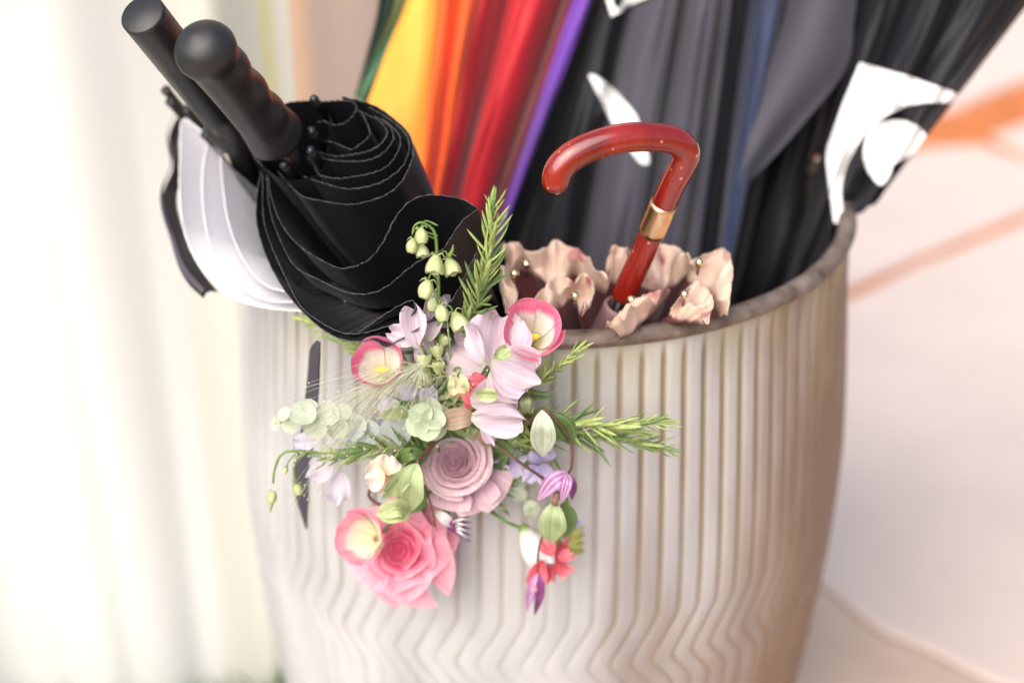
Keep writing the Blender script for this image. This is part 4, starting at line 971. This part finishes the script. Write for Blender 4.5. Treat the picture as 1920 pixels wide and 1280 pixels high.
euc('pale green eucalyptus sprig reaching out to the left with small round leaves', (520, 795, .03),
    [(519, 793, 15, .030, -1.2, .1), (535, 777, 15, .034, -.7, .5), (545, 796, 16, .036, -.4, -.3), (568, 775, 24, .034, .2, .3), (578, 762, 16, .028, .5, .6), (592, 800, 24, .030, -.3, -.2), (612, 776, 24, .026, .2, .3), (632, 800, 22, .026, 0, -.2), (640, 772, 18, .022, .4, .4)],
    [(515, 792, .03), (560, 788, .03), (640, 790, .022), (720, 785, .012)], mat('silver_eucalyptus_leaf', (.55, .62, .46), .6, rgb2=(.68, .73, .60), nscale=60, trans=.35))
euc('powdery blue eucalyptus leaves in the left middle of the bouquet', (700, 810, .02),
    [(690, 812, 28, .020, -.2, 0), (740, 812, 30, .022, .1, -.1), (716, 835, 24, .018, 0, -.4), (665, 800, 26, .018, -.3, .2), (745, 775, 22, .016, .2, .4), (672, 830, 22, .012, -.2, -.3)],
    [(660, 810, .016), (740, 805, .012)], m_eucb)
euc('green eucalyptus rosette of round leaves just left of the mauve rose', (795, 790, .04),
    [(790, 777, 22, .044, -.2, .3), (812, 785, 22, .046, .3, .2), (784, 796, 22, .047, -.3, -.1), (802, 803, 23, .050, .1, -.4), (816, 806, 20, .036, .5, -.2), (806, 766, 22, .036, .4, .5), (822, 780, 22, .032, .6, .2)],
    [(798, 790, .044), (810, 790, .02)], m_euc)

# nodding bells
m_bell = mat('green_bell_bud', (.48, .57, .22), .5, rgb2=(.68, .72, .42), nscale=110, trans=.3)
def bell(rt, px, py, sz, out, ang, openb=0, name='bud', m=None):
    a = math.radians(ang); d = vr * math.cos(a) + vu * math.sin(a) - vf * .15; M = basis(B(px, py, out), d, vr if abs(d.x) < .7 else vu); r = sz * PX * .43
    def f(i, j):
        t = i * 6.28319; l = abs(math.cos(2.5 * t)) ; 
        pr = math.sin(min(1, j * (.82 if not openb else .62) + .06) * math.pi) ** .6
        q = r * pr * (.86 + .16 * l) * (1 + (.25 * openb * j))
        return M @ V3((q * math.cos(t), q * math.sin(t), (j - .45) * r * 2.3 + (.22 * r * (1 - l) * -j if openb else 0)))
    V_, F_ = grid(20, 10, f, True); o = mk(name, V_, F_, m or m_bell, rt)
    for k in range(4):
        t = k * 1.57 + .5
        P = [M @ V3((.15 * r * math.cos(t), .15 * r * math.sin(t), -1.0 * r)), M @ V3((.8 * r * math.cos(t), .8 * r * math.sin(t), -1.25 * r)), M @ V3((1.25 * r * math.cos(t), 1.25 * r * math.sin(t), -.8 * r))]
        V_, F_ = tube(cr(P, 4), lambda s: r * .10 * (1 - .7 * s), 5); mk('sepal', V_, F_, m_bell, o)
    return M @ V3((0, 0, -1.0 * r))
nb = root('nodding_bud_stem', 'stem of pale green nodding bell buds curling over at its tip', 'flower', B(820, 660, .02))
stemto(nb, [B(808, 425, .024), B(790, 417, .026), B(777, 424, .026), B(773, 440, .026)], .0008, .0005)
stemto(nb, [G_, B(830, 700, .016), B(823, 610, .022), B(822, 530, .024), B(819, 470, .024), B(815, 437, .024), B(805, 423, .024)], .0014, .0009)
for x, y, s, o, a, op in ((790, 441, 27, .030, -80, 0), (773, 460, 25, .028, -100, 0), (791, 468, 24, .026, -80, 1), (816, 494, 33, .030, -95, 1), (845, 498, 31, .024, -70, 1), (799, 541, 33, .030, -105, 0), (828, 586, 30, .032, -75, 0), (858, 600, 34, .028, -60, 1), (812, 570, 26, .018, -95, 0)):
    e = bell(nb, x, y, s, o, a, op); q = min(((B(820, y - 26, .023) - e).length, 0), (9, 0))
    stemto(nb, [e, e + vu * .006 + (B(821, y, .023) - e) * .3, B(821, y - 18, .023)], .0005, .0006)
stemto(nb, [B(842, 480, .024), B(848, 470, .026), B(850, 459, .026)], .0016, .0004)
nb2 = root('nodding_bud_stem', 'pair of long pale green buds drooping at the far left of the bouquet', 'flower', B(560, 850, .03))
stemto(nb2, [G_, B(700, 830, .02), B(612, 848, .028), B(565, 845, .032), B(530, 850, .034), B(515, 880, .034), B(512, 905, .034)], .0013, .0007)
stemto(nb2, [B(575, 848, .030), B(556, 860, .032), B(551, 885, .032), B(556, 905, .032)], .0010, .0010)
stemto(nb2, [B(560, 846, .030), B(543, 862, .032), B(536, 880, .032)], .0005, .0005)
bell(nb2, 510, 930, 22, .034, -97, 0); bell(nb2, 558, 916, 22, .032, -80, 0); bell(nb2, 535, 880, 13, .032, -100, 0)
V_, F_ = tube([B(511, 930, .034), B(509, 945, .034), B(507, 960, .033)], lambda s: .0028 * (1 - .9 * s), 8); mk('bud_tip', V_, F_, m_bell, nb2)
nb3 = root('bud_sprig', 'small cream bud with ragged sepals left of the lower lilac petals', 'buds', B(858, 722, .05))
bell(nb3, 858, 722, 34, .050, -80, 1, m=m_peachp); leaf(nb3, [(850, 705, .05), (846, 722, .056), (850, 745, .05)], 14, m_calyx); leaf(nb3, [(862, 700, .05), (872, 722, .056), (868, 740, .05)], 16, m_calyx)
stemto(nb3, [B(858, 706, .05), B(862, 690, .046), B(850, 700, .02), G_], .0008, .0010)
nb4 = root('bud_sprig', 'loose group of small green buds between the two pink-edged flowers', 'buds', B(800, 690, .03))
for x, y, s, o in ((795, 678, 28, .030), (820, 660, 26, .026), (822, 690, 24, .030), (800, 705, 26, .026), (832, 640, 22, .022), (785, 715, 24, .022), (775, 690, 20, .018)):
    bell(nb4, x, y, s, o, R_.choice([60, 90, 120, 100]), R_.choice([0, 1])); stemto(nb4, [B(x, y + 10, o), B((x + 850) / 2, (y + 740) / 2, .012), G_], .0006, .0008)
nb5 = root('lisianthus_bud', 'pale yellow green half-open bud resting on the pink cup flower', 'buds', B(735, 963, .05))
leaf(nb5, [(768, 955, .044), (740, 952, .058), (705, 966, .050)], 34, m_calyx, bend=.6); leaf(nb5, [(768, 958, .044), (742, 966, .060), (712, 972, .052)], 28, m_bell, bend=.6)
stemto(nb5, [B(768, 956, .044), B(800, 930, .03), B(830, 880, .01), G_], .0011, .0012)

# feathery grass
gr = root('feathery_grass', 'feathery grass plume of hair-thin stalks sweeping down to the left', 'grass', B(785, 690, .04))
m_hair = mat('grass_hair', (.66, .70, .46), .5, rgb2=(.85, .85, .72), nscale=200, trans=.2)
parts = []; seeds = []
def hair(x0, y0, x1, y1, sag, o0, o1, r=.00010):
    mx_, my_ = (x0 + x1) / 2 + R_.uniform(-14, 14), (y0 + y1) / 2 - sag + R_.uniform(-8, 8)
    P = cr([B(x0, y0, o0), B(mx_, my_, (o0 + o1) / 2 + .006), B(x1, y1, o1)], 7)
    parts.append(tube(P, lambda s: r * (1.2 - .6 * s), 4, cap=False)); seeds.append(ball(P[-1], .00045, 5, 4, (1, 1, 1.8)))
for i in range(140):
    f = R_.random(); x0, y0 = 800 - 95 * f + R_.uniform(-5, 5), 678 + 52 * f + R_.uniform(-5, 5)
    L = R_.uniform(90, 230); a = math.radians(R_.gauss(217, 13)); hair(x0, y0, x0 + math.cos(a) * L, y0 - math.sin(a) * L, R_.uniform(4, 18), .042, .046 + R_.uniform(-.014, .012))
for i in range(26):
    a = math.radians(R_.uniform(205, 285)); L = R_.uniform(70, 160); hair(790, 690, 790 + math.cos(a) * L, 690 - math.sin(a) * L * 1.05, 10, .044, .05 + R_.uniform(-.01, .012))
for i in range(16):
    a = math.radians(R_.uniform(0, 360)); L = R_.uniform(30, 90); hair(842, 705, 842 + math.cos(a) * L, 705 - math.sin(a) * L, 5, .056, .06)
for i in range(9):
    x = R_.uniform(535, 590); hair(620, 820, x, R_.uniform(900, 960), R_.uniform(-20, 5), .04, .036)
V_, F_ = join(*parts); mk('hairs', V_, F_, m_hair, gr, kind='stuff'); V_, F_ = join(*seeds); mk('seeds', V_, F_, m_hair, gr, kind='stuff')
stemto(gr, [B(720, 728, .042), B(790, 688, .042), B(835, 700, .03), G_], .0005, .0010, m_calyx)
